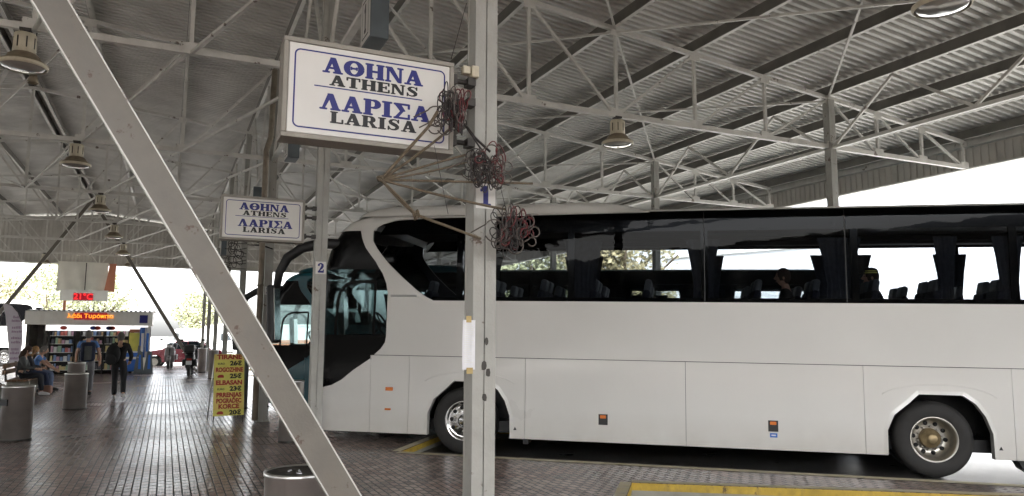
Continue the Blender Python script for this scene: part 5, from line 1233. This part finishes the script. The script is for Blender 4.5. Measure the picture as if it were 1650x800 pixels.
# ------------------------------------------------------------------ vehicles behind
def car(loc, rz, label, paint, sc_=(1, 1, 1), nm='parked_car', cat='car'):
    c = empty(nm, loc, rz, label, cat); c.scale = sc_
    side = [(-2.15, .35), (-2.15, .75), (-2.05, .95), (-1.5, 1.0), (-.95, 1.36), (.35, 1.4), (1.0, 1.02), (1.85, .88), (2.15, .7), (2.18, .35)]
    lo_ = [(-2.15, .3), (-2.15, .75), (-2.05, .95), (-1.5, 1.0), (1.0, 1.0), (1.85, .86), (2.13, .7), (2.18, .3), (1.72, .28)]+[(1.35+.37*math.cos(R(a)), .32+.37*math.sin(R(a))) for a in range(10, 175, 15)]+[(.98, .28), (-.98, .28)]+[(-1.35+.37*math.cos(R(a)), .32+.37*math.sin(R(a))) for a in range(10, 175, 15)]+[(-1.72, .28)]
    b_ = MB(); b_.prism(lo_, lambda u, v, d: (u, d, v), -.86, .86); b_.build('body', paint, c, bevel=.05)
    b_ = MB(); b_.prism([(-1.55, .99), (-1.0, 1.36), (-.6, 1.43), (.2, 1.43), (.95, 1.0)], lambda u, v, d: (u, d*(1-.16*(v-.99)/.44), v), -.8, .8); cb = b_.build('cabin_glass', 'carglass', c, bevel=.03)
    b_ = MB(); b_.box((-.25, 0, 1.435), (1.15, 1.3, .04), bev=.015); b_.build('roof', paint, c)
    for s in (-1, 1):
        for u0, u1 in (((-.32, 1.0), (-.3, 1.43)), ((.95, 1.0), (.25, 1.43)), ((-1.5, 1.0), (-1.0, 1.4))):
            MB().beam((u0[0], s*.8, u0[1]), (u1[0], s*.675, u1[1]), .05, .05).build('pillar', paint, c)
        MB().box((.85, s*.93, .98), (.16, .12, .1), bev=.03).build('wing_mirror', paint, c)
        MB().box((2.12, s*.62, .68), (.12, .36, .14), bev=.04).build('headlight', 'refl', c)
        MB().box((-2.12, s*.66, .78), (.08, .28, .16), bev=.02).build('tail_light', 'redi', c)
        MB().bb(-.2, -.05, s*.865-.01, s*.865+.01, .8, .83).build('door_handle', 'chrome', c)
        MB().bb(-.36, -.352, s*.864-.003, s*.864+.003, .4, .98).build('door_gap', 'seam', c)
        for u in (-1.35, 1.35):
            w = empty('wheel', (u, s*.78, .32)); w.parent = c; rx = Matrix.Rotation(R(90), 3, 'X')
            MB().lathe([(.2, -.1), (.3, -.1), (.32, -.06), (.32, .06), (.3, .1), (.2, .1)], 24, m=rx).build('tyre', 'rubber', w)
            MB().lathe([(.0001, -.085), (.06, -.09), (.2, -.095), (.21, 0), (.2, .095), (.06, .09), (.0001, .085)], 10, m=rx, smooth=False).build('rim', 'rim', w)
    return c
car((.95, 46.3, -.12), R(172), 'dark red car parked across behind the scooters', 'redcar')
def van(loc, rz, label):
    c = empty('parked_van', loc, rz, label, 'van')
    b_ = MB(); b_.prism([(-2.6, .4), (-2.6, 2.2), (-2.45, 2.35), (1.4, 2.35), (1.75, 2.2), (2.35, 1.25), (2.75, 1.1), (2.8, .4), (2.2, .35), (1.4, .35), (-1.2, .35), (-2.2, .35)], lambda u, v, d: (u, d, v), -1, 1); b_.build('body', 'plaster', c, bevel=.08)
    for s in (-1, 1):
        MB().prism([(1.0, 1.3), (1.0, 2.0), (1.6, 2.0), (2.1, 1.3)], lambda u, v, d: (u, s*(1.0+d), v), .002, .01).build('side_window', 'carglass', c)
        for u in (-1.7, 1.9):
            MB().lathe([(.0001, -.1), (.2, -.1), (.34, -.1), (.36, 0), (.34, .1), (.2, .1), (.0001, .1)], 24, (u, s*.88, .35), Matrix.Rotation(R(90), 3, 'X')).build('wheel', 'rubber', c)
    b_ = MB(); b_.poly([(1.83, -.85, 2.08), (1.83, .85, 2.08), (2.36, .92, 1.28), (2.36, -.92, 1.28)]); b_.build('windshield', 'carglass', c)
    b_ = MB(); b_.bb(-2.64, -2.6, -.8, .8, 1.3, 2.0); b_.build('rear_window', 'carglass', c)
    return c
van((3.4, 75, -.14), R(15), 'white van standing far off in the glare behind the red car')

# ------------------------------------------------------------------ trees
def tree(name, loc, h, cr, label, leaf, seed, cards=2600, size=.28, trunk_h=None, group=None):
    q = random.Random(seed); c = empty(name, loc, 0, label, 'tree', group); th = trunk_h or h*.32
    b_ = MB(); b_.tube([(0, 0, 0), (.05, .02, th*.5), (.0, .05, th), (.1, 0, h*.7)], [h*.032, h*.026, h*.02, h*.008], 10); limbs = []
    for i in range(9):
        a = i*2.4; z0 = th*q.uniform(.8, 1.4); e = Vector((cr*.75*math.cos(a), cr*.75*math.sin(a), z0+h*q.uniform(.15, .4))); limbs.append(e)
        b_.tube([(0, .03, z0), tuple(Vector((0, .03, z0)).lerp(e, .5)+Vector((0, 0, h*.03))), tuple(e)], [h*.014, h*.009, h*.004], 7)
    b_.build('trunk', 'bark', c)
    blobs = []
    for i in range(26):
        a = q.uniform(0, 6.28); rr_ = cr*math.sqrt(q.random())*.8; z = th+(h-th)*q.uniform(.12, .92); k = 1-abs((z-th)/(h-th)-.45)*1.1
        blobs.append((Vector((rr_*math.cos(a)*k, rr_*math.sin(a)*k, z)), cr*q.uniform(.2, .42)))
    b_ = MB()
    for i in range(cards):
        cc, br_ = q.choice(blobs); d = Vector((q.gauss(0, 1), q.gauss(0, 1), q.gauss(0, 1))).normalized(); p = cc+d*br_*q.uniform(.55, 1.08)
        s = size*q.uniform(.5, 1.2); u = Vector((q.gauss(0, 1), q.gauss(0, 1), q.gauss(0, 1))).normalized(); v = u.orthogonal().normalized()
        b_.add([p-u*s*.5, p+v*s*.28, p+u*s*.5, p-v*s*.28], [(0, 1, 2, 3)])
    b_.build('crown', leaf, c); return c
tg = 'trees beyond the station yard'
tree('leafy_tree', (-11.5, 92, -.12), 9.5, 5.2, 'bright green tree left of the hanging cloth, behind the white coach', 'leafa', 1, 3000, .42, group=tg)
tree('leafy_tree', (-6.5, 96, -.12), 8.6, 4.2, 'green tree just behind the hanging cloth and temperature panel', 'leafa', 2, 2400, .42, group=tg)
tree('leafy_tree', (-17.5, 95, -.12), 8.5, 4.5, 'green tree at the far left edge above the banner', 'leafb', 3, 2400, .42, group=tg)
tree('leafy_tree', (3.4, 108, -.12), 7.8, 4.0, 'small bright tree above the scooters, right of the far strut', 'leafa', 4, 2400, .45, group=tg)
# seen through the coach windows
def along(px, dist):
    d = fwd+r2*((px-825)/1199.72); d.z = 0; d.normalize(); return (d.x*dist, d.y*dist, -.52)
tree('leafy_tree', along(858, 46), 9.5, 4.6, 'green tree glimpsed through the coach window beside the lowest cords', 'leafa', 5, 8000, .36, group=tg)
tree('leafy_tree', along(1000, 44), 10.5, 4.4, 'yellowing tree glimpsed through the second passenger window', 'leafb', 6, 9000, .34, group=tg)
tree('leafy_tree', along(940, 50), 10, 4.5, 'tree between the two others behind the coach, mostly hidden', 'leafb', 7, 5000, .36, group=tg)
# ------------------------------------------------------------------ far buildings
def clad_wall(name, a, c, h, label, base=-.6, m='plaster'):
    a = Vector((*a, 0)); c = Vector((*c, 0)); d = (c-a).normalized(); L_ = (c-a).length; nn = Vector((-d.y, d.x, 0))
    B_ = empty(name, (a.x, a.y, base), math.atan2(d.y, d.x), label, 'building')
    MB().bb(0, L_, .06, 8, 0, h).build('wall', m, B_)
    b_ = MB(); i = 0
    while i*2.4 < L_:
        for j in range(int(h/1.2)): b_.bb(i*2.4+.012, min(L_, i*2.4+2.388), 0, .05, j*1.2+.012, j*1.2+1.188)
        i += 1
    b_.build('cladding', m, B_); MB().bb(-.1, L_+.1, -.08, .1, h, h+.25).build('parapet', 'panel', B_)
    return B_
pa, pb_ = along(1070, 52), along(1900, 44)
clad_wall('warehouse', pa[:2], pb_[:2], 7.6, 'white panelled building seen through the rear coach windows')
bw = clad_wall('low_building', (2.5, 118), (24, 110), 3.2, 'low pale building with orange base far behind the scooters', -.15, 'plaster')
MB().bb(0, 22, -.1, -.02, 0, 1.2).build('orange_base', 'orange', bw)
# sparse ivy-like clutter of the yard at far left: fence
fc = empty('yard_fence', (-14, 66, -.12), 0, 'low railing across the yard behind the kiosk', 'fence')
b_ = MB(); b_.beam((0, 0, 1.1), (40, 0, 1.1), .05); b_.beam((0, 0, .3), (40, 0, .3), .05); b_.build('rail', 'steel', fc)
for i in range(21): MB().beam((i*2, 0, 0), (i*2, 0, 1.15), .06).build('post', 'steel', fc)

# unseen hall added behind the viewpoint so paint and glass reflect dark
hall = empty('added_hall', (-60, -29, -.12), 0, 'long plain hall added unseen behind the viewpoint', 'building')
MB().bb(0, 120, -8, 0, 0, 8.5).build('wall', mat('added_hall_render', (.3, .28, .24), .8, 0, .1, .6), hall)
b_ = MB()
for i in range(29):
    b_.bb(1.5+4*i, 4.3+4*i, .0, .04, 1., 3.2); b_.bb(1.5+4*i, 4.3+4*i, .0, .04, 4.6, 6.8)
b_.build('window', 'carglass', hall)
blocker = empty('added_blocker', (-27, -27, -.12), 0, 'long brown added shed along the unseen left yard', 'building')  # unseen wall added to darken what the coach glass reflects
MB().bb(-6, 0, 0, 50, 0, 6.5).build('wall', mat('blocker_wall', (.16, .15, .13), .8, 0, .15, .6), blocker)
